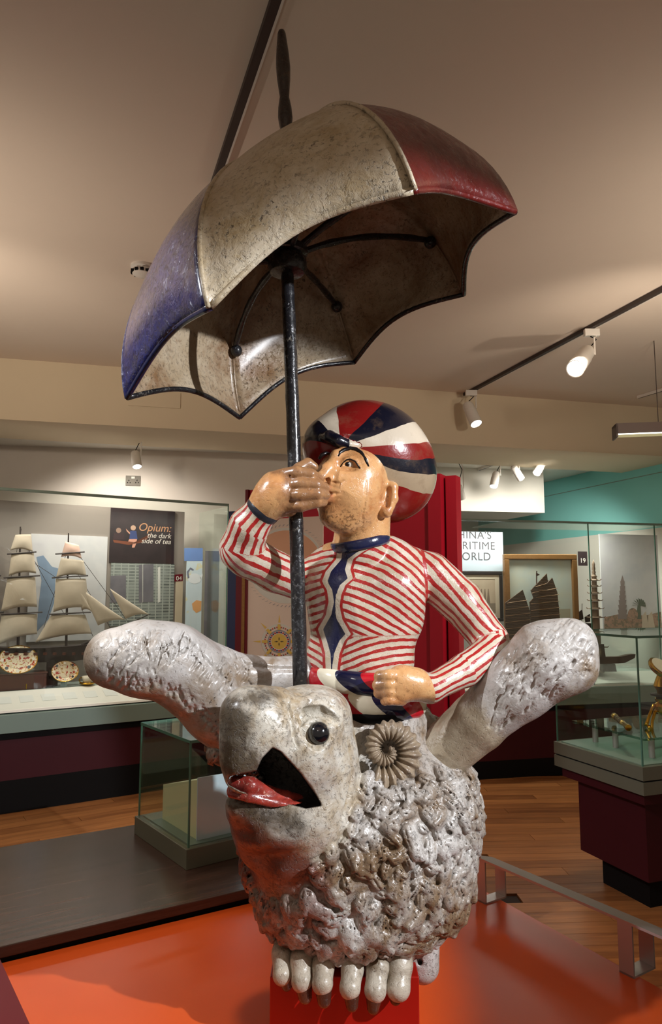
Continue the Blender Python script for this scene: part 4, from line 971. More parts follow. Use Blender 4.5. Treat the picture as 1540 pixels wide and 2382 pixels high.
# ------------------------------------------------------------------ free-standing glass table case on the right
tz = .745
c0 = PZ(1495, 1786, tz)[:2]; c1 = PZ(1288, 1724, tz)[:2]; dt_ = (c1 - c0) / np.linalg.norm(c1 - c0); TL = np.linalg.norm(c1 - c0)
et = np.array([dt_[1], -dt_[0]]); et = et if et[0] > 0 else -et; TW = 1.1
tc_ = thing('table_case', 'free-standing maroon table case with glass box at the right edge', 'display case', (*(c0 + dt_ * TL / 2 + et * TW / 2), 0))
tq = lambda i, j=0: [c0 + dt_ * i + et * i, c0 + et * (TW - i) + dt_ * i, c0 + dt_ * (TL - i) + et * (TW - i), c0 + dt_ * (TL - i) + et * i]
for z0, z1, i_, m, nm in ((tz - .065, tz, 0, 'olive', 'upper_rim'), (tz - .073, tz - .065, .008, 'black', 'rim_gap'), (tz - .135, tz - .073, 0, 'olive', 'lower_rim'), (tz - .19, tz - .135, .03, 'maroon', 'neck'), (.16, tz - .19, .09, 'maroon', 'body'), (0, .16, .17, 'black', 'kick_base')):
    mb = MB(); mb.prism(tq(i_), z0, z1); mb.build(nm, M[m], tc_)
mb = MB(); mb.prism(tq(.03), tz, tz + .004); mb.build('deck', M['grey_green'], tc_)
glass_box(tc_, tq(.012), tz + .002, PZ(1480, 1480, 1)[2] * 0 + 1.385)
shf = thing('glass_shelf', 'raised green glass shelf on steel posts inside the table case', 'shelf', (*(c0 + dt_ * .4 + et * .4), tz + .004))
g_ = lambda a, b: c0 + dt_ * a + et * b
mb = MB(); mb.prism([g_(.10, .12), g_(.10, .95), g_(.66, .95), g_(.66, .12)], tz + .10, tz + .112); mb.build('shelf_plate', M['glass_shelf'], shf)
mb = MB()
for a, b in ((.14, .2), (.14, .7), (.56, .2), (.56, .7), (.4, .2)):
    p_ = g_(a, b); mb = MB(); mb.lathe((*p_, tz + .004), [(.016, 0), (.016, .096)], 14); mb.build('post', M['aluminium'], shf, 'auto')
zg = tz + .1125
def onz(x, y): return PZ(x, y, zg)
tl0, tl1 = PZ(1428, 1665, zg + .035), PZ(1462, 1693, zg + .035)
tel = thing('pocket_telescope', 'short gilt and black pocket telescope lying on the glass shelf', 'telescope', (*((tl0 + tl1)[:2] / 2), zg))
axt = tl1 - tl0; LT = np.linalg.norm(axt)
mb = MB(); mb.lathe(tl0, [(.016, 0), (.018, .004), (.018, LT * .12), (.015, LT * .14), (.015, LT * .16)], 16, axt); mb.build('objective_ring', M['gold'], tel, 'auto')
mb = MB(); mb.lathe(tl0, [(.0145, LT * .16), (.0145, LT * .62)], 16, axt); mb.build('barrel', M['ship_dark'], tel, 'auto')
for k in range(5):
    mb = MB(); mb.lathe(tl0, [(.0152, LT * (.18 + k * .09)), (.0152, LT * (.20 + k * .09))], 16, axt); mb.build('band', M['gold'], tel)
mb = MB(); mb.lathe(tl0, [(.0155, LT * .62), (.013, LT * .66), (.012, LT * .9), (.017, LT * .92), (.017, LT), (.008, LT + .002)], 16, axt); mb.build('eyepiece', M['gold'], tel, 'auto')
mb = MB(); m_ = (tl0 + tl1) / 2; mb.box((m_[0] - .02, m_[1] - .012, zg), (m_[0] + .02, m_[1] + .012, zg + .021)); mb.build('rest', M['clear_stand'], tel)
# gilt instrument on scrolled legs
gb = PZ(1545, 1690, zg); gi = thing('gilt_instrument', 'ornate gilt brass instrument on scrolled legs at the right picture edge', 'instrument', (gb[0], gb[1], zg)); gs = depth(gb) / F
def G(x, y, o=0): h = P(x, y, gb[1]); return h + np.array([0, -o, 0])
for pts in ([(1538, 1650), (1524, 1655), (1514, 1675), (1508, 1702), (1500, 1716)], [(1535, 1642), (1520, 1640), (1505, 1668), (1496, 1690)], [(1552, 1650), (1566, 1656), (1576, 1676), (1584, 1702), (1590, 1716)], [(1545, 1650), (1548, 1665), (1552, 1690), (1556, 1712)]):
    mb = MB(); w = [G(*p, .02 * k - .02) for k, p in enumerate(pts)]; w[-1][2] = zg + .012
    cv = [];
    for k in range(len(w) - 1):
        for t in (0, .33, .66): cv.append(w[k] * (1 - t) + w[k + 1] * t)
    cv.append(w[-1]); mb.tube(cv, [.012 - .004 * math.sin(math.pi * k / len(cv)) for k in range(len(cv))], 10); mb.build('leg', M['gold'], gi, True)
b_ = G(1545, 1655); mb = MB(); mb.lathe(b_, [(.02, -.02), (.05, 0), (.055, .03), (.04, .05), (.046, .07), (.03, .09), (.034, .12), (.05, .14), (.04, .17), (.028, .2), (.036, .24)], 24); mb.build('body', M['gold'], gi, 'auto')
mb = MB(); mb.lathe(G(1540, 1618), [(.06, 0), (.06, .01), (.05, .012)], 24); mb.build('tray', M['ship_dark'], gi, 'auto')
hd_ = G(1538, 1556); an = np.array([.35, -.55, .75]); mb = MB(); mb.lathe(hd_, [(.02, -.03), (.07, -.012), (.078, 0), (.078, .012), (.068, .016)], 30, an); dl_ = mb.build('dial_case', M['gold'], gi, 'auto')
an /= np.linalg.norm(an); mb = MB(); mb.lathe(hd_ + an * .0165, [(.066, 0), (.066, .003)], 30, an); mb.build('dial', M['porcelain'], dl_)

# ------------------------------------------------------------------ ceiling fittings
def track(x0, y0, x1, y1, z, w, name, label, k0=0, k1=0):
    a, b = PZ(x0, y0, z), PZ(x1, y1, z); a, b = ext(a, b, k0, k1); d = (b - a)[:2]; d /= np.linalg.norm(d); n = np.array([-d[1], d[0]]) * w / 2
    o = thing(name, label, 'lighting track', ((a + b) / 2)); mb = MB(); mb.prism([a[:2] - n, b[:2] - n, b[:2] + n, a[:2] + n], z - .024, z); mb.build('channel', M['track'], o)
    mb = MB(); mb.prism([a[:2] - n * 1.5, b[:2] - n * 1.5, b[:2] - n, a[:2] - n], z - .026, z); mb.build('lip', M['white_metal'], o)
    return o, a, b
track(638, 0, 524, 345, CZ - .002, .03, 'lighting_track', 'long dark lighting track on the ceiling behind the umbrella', .6, .35)
track(1540, 668, 1075, 918, CZ - .002, .03, 'lighting_track', 'thin lighting track carrying two spotlights on the right ceiling', .4, 0)
track(1484, 921, 1560, 898, CZ - .002, .02, 'lighting_track', 'short end of a track above the strip light', 0, 1)
track(1066, 1108, 1140, 1080, LZ - .002, .025, 'lighting_track', 'lighting track under the far white ceiling', .2, .6)
def spotlight(top, px0, px1, r, label, lit=True, group='white track spotlights', zt=None, face=None, arm=True):
    """top: mount point; px0 -> px1: axis of the can, from back to lens (world points)"""
    o = thing('track_spotlight', label, 'spotlight', top, group); ax = px1 - px0; L = np.linalg.norm(ax)
    if arm:
        mb = MB(); mb.box(top - np.array([.05, .018, .05]), top + np.array([.05, .018, 0])); mb.build('adapter', M['white_metal'], o, bevel=.003)
        mb = MB(); e = px0 + ax * .25 + np.array([r * 1.15, 0, 0]); mb.tube([top + np.array([.03, 0, -.05]), np.array([e[0], e[1], (top[2] + e[2]) / 2 + .02]), e], .006, 6); mb.build('bracket', M['white_metal'], o)
        mb = MB(); mb.tube([top + np.array([-.01, 0, -.05]), (top + px0) / 2 + np.array([.04, -.01, 0]), px0], .004, 6); mb.build('cable', M['black'], o)
    mb = MB(); mb.lathe(px0, [(r * .35, 0), (r * .8, L * .06), (r * .92, L * .14), (r * .92, L * .38), (r, L * .4), (r, L), (r * .9, L), (r * .88, L * .97)], 24, ax); cn = mb.build('can', M['white_metal'], o, 'auto')
    mb = MB(); mb.lathe(px0, [(r * .89, L * .972), (r * .89, L * .985)], 24, ax); mb.build('lens', M['lens'] if lit else M['pale_print'], cn)
    return o
T1 = PZ(1376, 766, CZ - .028); Y1 = T1[1]
spotlight(T1, P(1368, 815, Y1), P(1338, 858, Y1 - .24), RR(1340, 855, Y1, 20), 'lit white spotlight facing the viewer, nearest on the right track')
T2 = PZ(1096, 908, CZ - .028); Y2 = T2[1]
spotlight(T2, P(1086, 938, Y2), P(1108, 986, Y2 - .10), RR(1100, 960, Y2, 14), 'white spotlight tilted down right at the far end of the right track')
T3 = P(316, 1038, 6.2); T3[2] = LZ - .002
spotlight(T3, P(314, 1050, 6.15), P(319, 1086, 6.1), RR(316, 1060, 6.15, 11), 'white spotlight above the left wall case')
for (x0, y0, x1, y1, r_, lab, lit, Yq) in ((1155, 1098, 1148, 1132, 9.5, 'lit white spotlight pointing down near the red board', True, 7.3), (1193, 1084, 1212, 1114, 9, 'unlit-looking white spotlight tilted away, right of the lit one', False, 7.3), (1262, 1078, 1248, 1101, 9, 'white spotlight half hidden by the beam', True, 7.3), (1066, 1128, 1075, 1160, 9, 'white spotlight partly behind the red board', False, 7.2)):
    tq_ = P(x0, y0 - 10, Yq); tq_[2] = LZ - .002
    spotlight(tq_, P(x0, y0, Yq), P(x1, y1, Yq - (.06 if lit else -.08)), RR(x0, y0, Yq, r_), lab, lit)
# strip light
f_a, f_b = P(1433, 988, 4.9), P(1640, 1000, 4.8)
fl = thing('strip_light', 'brown hanging strip light with glowing tubes at the right edge', 'ceiling light', (f_a + f_b) / 2); fpl = Plane(f_a, f_b); FLn = np.linalg.norm((f_b - f_a)[:2]); fz = f_a[2]
mb = MB(); mb.pbox(fpl, 0, FLn, fz - .012, fz + .01, -.14, 0); mb.pbox(fpl, 0, FLn, fz - .062, fz - .012, -.01, 0); mb.pbox(fpl, 0, FLn, fz - .062, fz - .012, -.14, -.13); mb.pbox(fpl, 0, .012, fz - .085, fz + .01, -.14, 0); mb.build('housing', M['brown_metal'], fl)
mb = MB(); mb.tube([fpl.pt(.03, fz - .045, -.07), fpl.pt(FLn - .03, fz - .045, -.07)], .016, 10); mb.build('lamp_tube', M['tube_lamp'], fl)
mb = MB(); mb.pbox(fpl, .012, FLn, fz - .083, fz - .063, -.05, -.045); mb.build('louvre', M['cream_board'], fl)
for k in range(2):
    mb = MB(); p_ = fpl.pt(.3 + k * .3, fz + .01, -.07); mb.tube([p_, [p_[0], p_[1], CZ]], .003, 5); mb.build('suspension_wire', M['track'], fl)
# smoke detector
sd = PZ(330, 618, CZ); so = thing('smoke_detector', 'round white smoke detector on the ceiling left of the umbrella', 'smoke detector', sd)
mb = MB(); mb.lathe(sd, [(.06, 0), (.06, -.015), (.05, -.022), (.048, -.03), (.05, -.05), (.035, -.06)], 24); mb.build('housing', M['white_metal'], so, 'auto')
for k in range(10):
    a = 2 * math.pi * k / 10; c = sd + np.array([.0495 * math.cos(a), .0495 * math.sin(a), -.04]); mb = MB(); mb.box(c - [.009, .009, .007], c + [.009, .009, .007]); mb.build('vent_slot', M['black'], so)
# access plate on the beam
bpn = Plane(bf0, bf1, .002); (a0, z0), (a1, z1) = bpn.pos(298, 943), bpn.pos(420, 915); mb = MB(); mb.pbox(bpn, a0, a1, z0, z1, 0, .006); single(mb, 'access_plate', M['beam'], 'cream access plate on the beam below the blue canopy edge', 'plate')
# wall socket
sk_, B = panel(wb, 292, 1107, 327, 1130, M['steel'], 'wall_socket', 'double metal wall socket above the left wall case', 'socket', th=.01); del sk_['_pl']
shp(wb, sk_, [(306, 1109), (314, 1109), (314, 1114), (306, 1114)], M['label_white'], B[4], 'rocker_switch', .006)
for x_ in (300, 319):
    for dx, dy in ((0, 0), (-3, 5), (3, 5)): shp(wb, sk_, [(x_ + dx - 1, 1118 + dy - 1.5), (x_ + dx + 1, 1118 + dy - 1.5), (x_ + dx + 1, 1118 + dy + 1.5), (x_ + dx - 1, 1118 + dy + 1.5)], M['black'], B[4], 'pin_hole', .0006)
# ================================================================== THE SCULPTURE
# ------------------------------------------------------------------ umbrella
UC = np.array([0.005, 1.98, 2.38])                       # centre of the rim
UA = np.array([-0.132, 2.015, 2.885])                    # apex
rim_fit = []
nn = np.array([-.474, -.027, 1.0]); nn /= np.linalg.norm(nn)
uu = np.cross([0, 1, 0], nn); uu /= np.linalg.norm(uu); ww = np.cross(nn, uu)
corner_px = [(965, 440), (1205, 490), (1083, 685), (825, 845), (555, 975), (290, 928), (485, 715)]
CORN = []
for i, (cx_, cy_) in enumerate(corner_px):
    a_ = -1.258 + i * 2 * math.pi / 7
    f_ = UC + .59 * (math.cos(a_) * uu + math.sin(a_) * ww)
    CORN.append(P(cx_, cy_, f_[1]))
def canopy(i, t, s, off=0.0):
    """point of panel i, t across 0..1, s from apex 0 to rim 1, off outward"""
    A_, B_ = CORN[i] - UC, CORN[(i + 1) % 7] - UC
    ch = A_ * (1 - t) + B_ * t
    sag = math.sin(math.pi * t)
    ln = np.linalg.norm(A_) * (1 - t) + np.linalg.norm(B_) * t
    rnd = ch / np.linalg.norm(ch) * ln
    w_ = s ** 2.2
    R_ = rnd * (1 - w_) + ch * (1 - .05 * sag) * w_
    th = s * math.pi / 2
    p = UC + math.sin(th) * R_ + math.cos(th) * (UA - UC) * (1 + 0 * sag)
    p = p + nn * (.066 if i == 6 else .05) * sag * max(0, (s - .7) / .3) ** 2
    if off:
        e = 1e-3
        c_ = p - (UC + (UA - UC) * .25); p = p + c_ / np.linalg.norm(c_) * off
    return p
umb = thing('umbrella', 'large tilted umbrella with cream, blue and red panels held by the rider', 'umbrella', P(699, 1596, 1.98))
panel_out = ['canopy_red', 'canopy_cream', 'canopy_blue', 'canopy_red', 'canopy_red', 'canopy_blue', 'canopy_cream']
NT_, NS_ = 16, 22
for i in range(7):
    V = []; Fc = []; mi = []
    for off in (0.0, -.016):
        for a in range(NS_ + 1):
            for b in range(NT_ + 1):
                V.append(canopy(i, b / NT_, max(a / NS_, .02), off))
    W_ = NT_ + 1; N1 = (NS_ + 1) * W_
    for a in range(NS_):
        for b in range(NT_):
            q = [a * W_ + b, (a + 1) * W_ + b, (a + 1) * W_ + b + 1, a * W_ + b + 1]
            Fc.append(q); mi.append(0); Fc.append([x + N1 for x in q[::-1]]); mi.append(1)
    for b in range(NT_):
        q = NS_ * W_ + b; Fc.append([q, q + N1, q + N1 + 1, q + 1]); mi.append(0)
    for a in range(NS_):
        for b in (0, NT_):
            q = a * W_ + b; Fc.append([q, q + W_, q + W_ + N1, q + N1]); mi.append(0)
    cname = {'canopy_red': 'maroon red canopy panel', 'canopy_cream': 'cream white canopy panel', 'canopy_blue': 'glossy dark blue canopy panel'}[panel_out[i]]
    pn = mesh_obj('canopy_panel', V, Fc, [M[panel_out[i]], M['lining']], umb, mi, True, label=cname)
    mb = MB(); mb.tube([canopy(i, b / 20, 1.0, -.008) for b in range(21)], .0085, 8)
    mb.build('rim_piping', M['navy'] if i == 5 else M['canopy_cream'] if i == 6 else M['canopy_red'] if i == 0 else M['pole'], pn, True)
    if i in (6, 0):                                       # raised seam on the near panels
        mb = MB(); mb.tube([canopy(i, .0, s_ / 20, .001) for s_ in range(4, 21)], .006, 6)
        mb.build('seam', M['canopy_cream'], pn, True)
pole_pts = [P(699, 1597, 1.98), P(690, 1250, 1.98), P(681, 960, 1.98), P(671, 700, 1.985), P(667, 600, 1.99), UA + np.array([0, 0, .0])]
pole_pts[-1] = UA + (pole_pts[-1] - UA)
mb = MB()
fine = []
for a, b in zip(pole_pts[:-1], pole_pts[1:]):
    for k in range(8): fine.append(a + (b - a) * k / 8)
fine.append(pole_pts[-1])
mb.tube(fine, [.0205 - .003 * k / len(fine) + .0007 * math.sin(k * 2.3) for k in range(len(fine))], 16)
mb.build('pole', M['pole'], umb, True)
HUB = P(668, 610, 1.99)
mb = MB(); mb.lathe(HUB - np.array([0, 0, .035]), [(.022, -.004), (.05, .002), (.058, .018), (.057, .045), (.048, .052), (.06, .060), (.06, .078), (.038, .088), (.026, .12)], 20)
mb.build('hub', M['pole'], umb, 'auto')
for i in range(7):                                        # struts from the hub to the ribs
    end = canopy(i, 0, .73, -.026); a_ = HUB + np.array([0, 0, .01])
    d_ = end - a_; mid = a_ + d_ * .5 + nn * .085
    pts = [(1 - t) ** 2 * a_ + 2 * t * (1 - t) * mid + t * t * end for t in np.linspace(0, 1, 14)]
    mb = MB(); mb.tube(pts, [.0105 + .0012 * math.sin(k * 1.9) for k in range(14)], 8); st = mb.build('strut', M['pole'], umb, True)
    mb = MB(); mb.sphere(end + (UC - end) * .02, .021, 12); mb.build('knob', M['pole'], st, True)
    rb = [canopy(i, 0, s_, -.018) for s_ in np.linspace(.73, .98, 10)]
    mb = MB(); mb.tube(rb, .0045, 6); mb.build('rib', M['lining'], umb, True)
fin_top = P(655, 72, 2.0)
ax_ = fin_top - UA; L_ = np.linalg.norm(ax_)
prof = [(.022, -.03), (.018, .0), (.0145, .012), (.0155, .03), (.0205, .05), (.0195, .066), (.0145, .084), (.0195, .105), (.0225, .125), (.0205, .15), (.0145, .178), (.0165, .195), (.0205, .225), (.0222, .255), (.0205, .285), (.0155, .325), (.0125, .345), (.009, .352)]
prof = [(r_, z_ * L_ / .352) for r_, z_ in prof]
mb = MB(); mb.lathe(UA, prof, 18, ax_); mb.build('finial', M['finial'], umb, True)

# ------------------------------------------------------------------ beast
beast = thing('carved_beast', 'grey white carved woolly beast with hooked beak and long ears on the red block', 'sculpture', (0.08, 2.2, BTOP))
D = SDF((-.37, 1.58, .50), (.52, 2.62, 1.50), .0036)
body = [pe(835, 1905, 2.22, 268, 235, .34), pe(848, 2030, 2.20, 232, 150, .30), pe(960, 1850, 2.24, 130, 150, .26),
        pe(800, 1740, 2.20, 170, 110, .24), pe(760, 1990, 2.08, 175, 150, .22)]
D.add(body, .06)
head = [pe(690, 1722, 1.90, 112, 122, .15), pe(752, 1770, 1.98, 86, 140, .16), pe(742, 1662, 1.92, 74, 64, .13), pe(715, 1870, 1.97, 112, 118, .17)]
jaw = [pe(650, 1905, 1.93, 105, 56, .14, rot_y(-16)), pe(700, 1950, 2.0, 120, 76, .16, rot_y(-38))] + pc((558, 1870, 1.83, 32), (610, 1888, 1.845, 38), (700, 1905, 1.87, 46)) + pc((566, 1885, 1.87, 40), (615, 1955, 1.94, 58), (690, 1985, 1.98, 66))
beakp = pc((640, 1665, 1.82, 66), (582, 1668, 1.78, 68), (565, 1720, 1.765, 50), (564, 1765, 1.765, 48), (566, 1800, 1.77, 44)) + [pe(610, 1705, 1.80, 90, 100, .09)]
D.add([pe(800, 2095, 2.07, 185, 78, .17)], .05); D.add(head, .035); D.add(jaw, .03); D.add(beakp, .02)
D.add(pc((920, 1690, 2.15, 60), (960, 1700, 2.2, 60)), .05)      # shoulder behind the curl
D.add(pc((985, 1785, 2.18, 60), (970, 1800, 2.2, 80)), .04)     # right ear socket
D.add(pc((540, 1725, 2.02, 52), (620, 1730, 2.0, 70)), .03)      # left ear socket
WB = SDF((0, 0, 0), (.1, .1, .1), .05); WB.lo = D.lo; WB.h = D.h; WB.n = D.n; WB.d = D.d.copy()
# the open mouth, cut from the side of the beak
mouth_px = [(597, 1793), (610, 1764), (634, 1739), (652, 1748), (700, 1800), (735, 1850), (748, 1874), (712, 1880), (640, 1862), (560, 1840), (530, 1824), (534, 1806)]
def poly_field(px, Y0, Y1):
    poly = np.array(px, float); lo = np.min([P(a, b, Y) for a, b in px for Y in (Y0, Y1)], 0); hi = np.max([P(a, b, Y) for a, b in px for Y in (Y0, Y1)], 0)
    def f(X, Y, Z):
        X, Y, Z = np.broadcast_arrays(X, Y, Z)
        q1 = Y * FW[1] + (Z - EYE) * FW[2]; u = CX + F * X / q1; v = CY - F * (Y * UP[1] + (Z - EYE) * UP[2]) / q1
        d2 = np.full(u.shape, 1e9); ins = np.zeros(u.shape, bool); n = len(poly)
        for i in range(n):
            a, b = poly[i], poly[(i + 1) % n]; e = b - a; wx, wy = u - a[0], v - a[1]
            t = np.clip((wx * e[0] + wy * e[1]) / (e @ e), 0, 1); d2 = np.minimum(d2, (wx - t * e[0]) ** 2 + (wy - t * e[1]) ** 2)
            c = ((a[1] > v) != (b[1] > v)) & (u < (b[0] - a[0]) * (v - a[1]) / (b[1] - a[1] + 1e-12) + a[0]); ins ^= c
        d = np.sqrt(d2) * np.where(ins, -1, 1) * q1 / F
        return np.maximum(d, np.maximum(Y0 - Y, Y - Y1))
    return f, lo, hi
mouth = poly_field(mouth_px, 1.5, 1.98)
D.add([mouth], .004, 's')
# brow hollow over the eye, nostril ridge line, throat crease
yb = D.hitY(735, 1665); D.add(pc((692, 1684, yb + .004, 10), (710, 1664, yb + .008, 22), (745, 1662, yb + .010, 23), (786, 1680, yb + .020, 12)), .003, 's')
ye = D.hitY(741, 1706); D.add([pe(738, 1706, ye - .002, 44, 38, .022)], .006, 's')
def ring_px(cx_, cy_, rx, ry, n=18, a0=0, a1=2 * math.pi):
    return [(cx_ + rx * math.cos(a), cy_ + ry * math.sin(a)) for a in np.linspace(a0, a1, n)]
def on(field, pts, r, off=0.0, gap=0):
    return pc(*[(x, y, field.hitY(x, y) + off, r) for x, y in pts])
D.add(on(D, ring_px(741, 1706, 36, 34), 5, .001), .003)
D.add(on(D, [(670, 1640), (678, 1675), (684, 1712), (690, 1735)], 5, 0), .006, 's')   # line behind the beak
D.add(on(D, [(790, 1640), (806, 1690), (815, 1740), (822, 1800), (812, 1850), (800, 1900)], 6, 0), .008, 's')
D.add(on(D, [(690, 1650), (700, 1632), (730, 1622), (770, 1630), (795, 1655)], 9, .0), .012)  # brow ridge
# hollow round the curled horn
yh = D.hitY(900, 1745); D.add([pe(893, 1748, yh - .012, 98, 98, .055)], .012, 's')
# toes' ankle block
D.add(pc((975, 2190, 2.10, 48), (982, 2244, 2.10, 40)), .02); D.add(pc((975, 2236, 2.05, 8), (978, 2240, 2.08, 6)), .004, 's')
D.add([cone(P(690, 2190, 2.1), P(930, 2200, 2.1), .05, .05)], .03)
# wool curls
Vc, Fq = WB.mesh(4)
Nc = WB.normal(Vc); hd = evalg(head + jaw + beakp, Vc, .03)
ux, uy = to_px(Vc)
thr = ell(P(640, 1985, 1.95), (.16, .13, .115))
dthr = thr[0](Vc[:, 0], Vc[:, 1], Vc[:, 2])
ok = (hd > .004) & (Vc[:, 2] > .60) & (Vc[:, 2] < 1.40) & ~((dthr < .0) & (Vc[:, 1] < 2.05)) & ~((ux > 800) & (ux < 1000) & (uy < 1815) & (Nc[:, 1] < .3)) & ~((uy < 1790) & (Nc[:, 1] < .2) & (ux > 960))
cand = np.where(ok)[0]; rng.shuffle(cand); picked = []
acc_p = np.zeros((0, 3))
for c in cand:
    mind = .031 if Vc[c, 1] < 2.35 else .055
    if len(acc_p) and ((acc_p - Vc[c]) ** 2).sum(1).min() < mind ** 2: continue
    acc_p = np.vstack([acc_p, Vc[c]]); picked.append(c)
for c in picked:
    p, n = Vc[c], Nc[c]; t = np.array([rng.normal(0, 1.1), rng.normal(0, .5), -.8]); t -= n * (t @ n); t /= np.linalg.norm(t)
    b = np.cross(n, t) * (1 if rng.random() < .5 else -1); sc = rng.uniform(.75, 1.45) * (1.0 if p[1] < 2.35 else 1.4)
    if p[2] < .85: sc *= 1.15
    lift = rng.uniform(.05, .32); tl = t * math.cos(lift) + n * math.sin(lift); nl = np.cross(tl, np.cross(n, t)); nl = nl if nl @ n > 0 else -nl
    D.add([ell(p + n * .004 * sc, (.024 * sc, .0165 * sc, .0115 * sc), [tl, np.cross(nl, tl), nl])], .005)
    q = [p + tl * .006 * sc + n * .006 * sc, p + tl * .018 * sc + b * .006 * sc + n * .007 * sc, p + tl * .021 * sc + b * .014 * sc + n * .004 * sc]
    r = [.009 * sc, .007 * sc, .0035 * sc]
    for i in range(2): D.add([cone(q[i], q[i + 1], r[i], r[i + 1])], .003)
    for o_ in (-.006, .005):
        g0 = p - tl * .02 * sc + b * o_ * sc + nl * .0105 * sc; D.add([cone(g0, g0 + tl * .042 * sc + b * .006 * sc, .0028, .0018)], .002, 's')
    g0 = p + b * .02 * sc - t * .015 * sc; D.add([cone(g0 + n * .004, g0 + t * .03 * sc + n * .002, .006, .003)], .004, 's')
V, Q = D.mesh()
hd = evalg(head + beakp, V, .03)
bk = evalg(pc((548, 1650, 1.72, 40), (545, 1760, 1.72, 46)) + pc((600, 1625, 1.72, 26), (560, 1630, 1.72, 40)) + pc((540, 1890, 1.8, 36), (640, 1925, 1.78, 22)), V)
vx, vy = to_px(V); front = V[:, 1] < 2.12
l1 = (vy - (1893 + (vx - 545) * .60)) * .0012                 # below the jaw edge
l2 = (2210 - vy) * .0012; l3 = (755 + np.maximum(0, 2085 - vy) * .25 - vx) * .0012  # lower left wool: brown stain with its shade painted in
throat = np.where(front, np.minimum(np.minimum(l1, l2), l3), -.2); throat = np.where(vy > 2030, np.minimum(throat, .03 - np.clip(vy - 2030, 0, 40) * .00075), throat)
def band(pts, r):
    d = None
    for (xa, ya), (xb, yb3) in zip(pts[:-1], pts[1:]):
        t = np.clip(((vx - xa) * (xb - xa) + (vy - ya) * (yb3 - ya)) / ((xb - xa) ** 2 + (yb3 - ya) ** 2), 0, 1)
        e = np.hypot(vx - xa - t * (xb - xa), vy - ya - t * (yb3 - ya)) - r; d = e if d is None else np.minimum(d, e)
    return np.where(V[:, 1] < 2.0, -d * .0012, -.3)
bk = -np.maximum(band([(545, 1640), (552, 1700), (548, 1770), (585, 1785)], 26), np.maximum(band([(570, 1625), (620, 1620)], 14), band([(528, 1862), (600, 1884), (690, 1920)], 13)))
attrs = {'face': -hd - .004 + .02, 'beak': -bk + .02, 'throat': throat, 'mouth': -mouth[0](V[:, 0], V[:, 1], V[:, 2]) + .0015}
bo = mesh_obj('body', V, Q, M['beast'], beast, smooth=True, attrs=attrs)
# lips and tongue
def surfpts(field, pts, off): return [P(x, y, field.hitY(x, y) + off) for x, y in pts]
S2 = SDF(P(500, 1910, 1.6) - np.array([.05, .0, .03]), P(780, 1780, 2.0) + np.array([.05, .05, .05]), .004)
S2.add(pc((548, 1822, 1.80, 18), (582, 1828, 1.795, 20), (622, 1846, 1.82, 18), (665, 1856, 1.85, 16), (694, 1860, 1.88, 13)), .006)
S2.add(pc((545, 1840, 1.83, 18), (640, 1862, 1.85, 16), (725, 1876, 1.90, 14)), .004)
S2.add(pc((538, 1846, 1.79, 10), (580, 1854, 1.785, 12), (640, 1868, 1.81, 12), (700, 1880, 1.845, 13), (733, 1880, 1.87, 11)), .004)
V, Q = S2.mesh(); mesh_obj('tongue', V, Q, M['tongue'], beast, smooth=True, label='flaking red tongue and lower lip')
# eye
yE = D.hitY(741, 1706)
mb = MB(); mb.sphere(P(741, 1706, yE + .004), RR(741, 1706, yE, 27), 22); eye = mb.build('eye', M['eye_black'], beast, True, label='glossy black round eye')
# ears
E1 = SDF(P(190, 1800, 1.75) - np.array([.08, .05, .05]), P(720, 1420, 2.3) + np.array([.02, .1, .1]), .0032)
e1a = pc((268, 1532, 1.90, 66), (330, 1532, 1.91, 84), (395, 1538, 1.93, 84), (450, 1580, 1.96, 82), (500, 1650, 1.99, 70), (545, 1715, 2.02, 56))
e1b = pc((420, 1528, 1.98, 70), (500, 1560, 2.04, 56), (590, 1575, 2.10, 46), (700, 1568, 2.16, 42))
E1.add(e1a, .03); E1.add(e1b, .02)
E1.add([pe(262, 1530, 1.9, 60, 62, .07)], .02)
E1.add(on(E1, [(432, 1486), (460, 1514), (490, 1545), (520, 1580), (552, 1612)], 7, 0), .006, 's')
E1.add(on(E1, [(520, 1520), (580, 1546), (640, 1556), (690, 1556)], 6, 0), .006, 's')
for k in range(100):                                       # carved locks along the top edge
    tt = rng.random(); x0 = 250 + tt * 330; y0 = 1462 + rng.uniform(0, 60) + max(0, x0 - 430) * .45; ln = rng.uniform(26, 52)
    cv = rng.uniform(-14, 14)
    pts = [(x0, y0), (x0 + cv * .6, y0 + ln * .4), (x0 + cv * .3 - 6, y0 + ln * .75), (x0 - 14, y0 + ln)]
    E1.add(on(E1, pts, rng.uniform(2.2, 3.0), -.0005), .002, 's')
for k in range(120):                                       # pitted fringe along the lower edge
    x0 = rng.uniform(215, 520); y0 = np.interp(x0, [215, 280, 370, 430, 520], [1560, 1600, 1600, 1640, 1730]) - rng.uniform(2, 44)
    if E1.hitY(x0, y0, -1) < 0 or E1.hitY(x0 + 3, y0 + 9, -1) < 0: continue
    E1.add(on(E1, [(x0, y0), (x0 + rng.uniform(-4, 4), y0 + 9)], rng.uniform(2.0, 3.2), -.0008), .002, 's')
V, Q = E1.mesh(); ex_, ey_ = to_px(V); mesh_obj('ear', V, Q, M['grey_wood'], beast, smooth=True, attrs={'tan': (ey_ - np.interp(ex_, [215, 280, 370, 430, 520], [1575, 1606, 1600, 1640, 1735])) * .0012}, label='left-hand paddle shaped ear with carved locks')
E2 = SDF(P(940, 1840, 1.75) - np.array([.05, .05, .05]), P(1400, 1420, 2.3) + np.array([.1, .1, .1]), .0032)
E2.add(pc((1012, 1765, 2.14, 62), (1105, 1685, 2.10, 66)), .02)
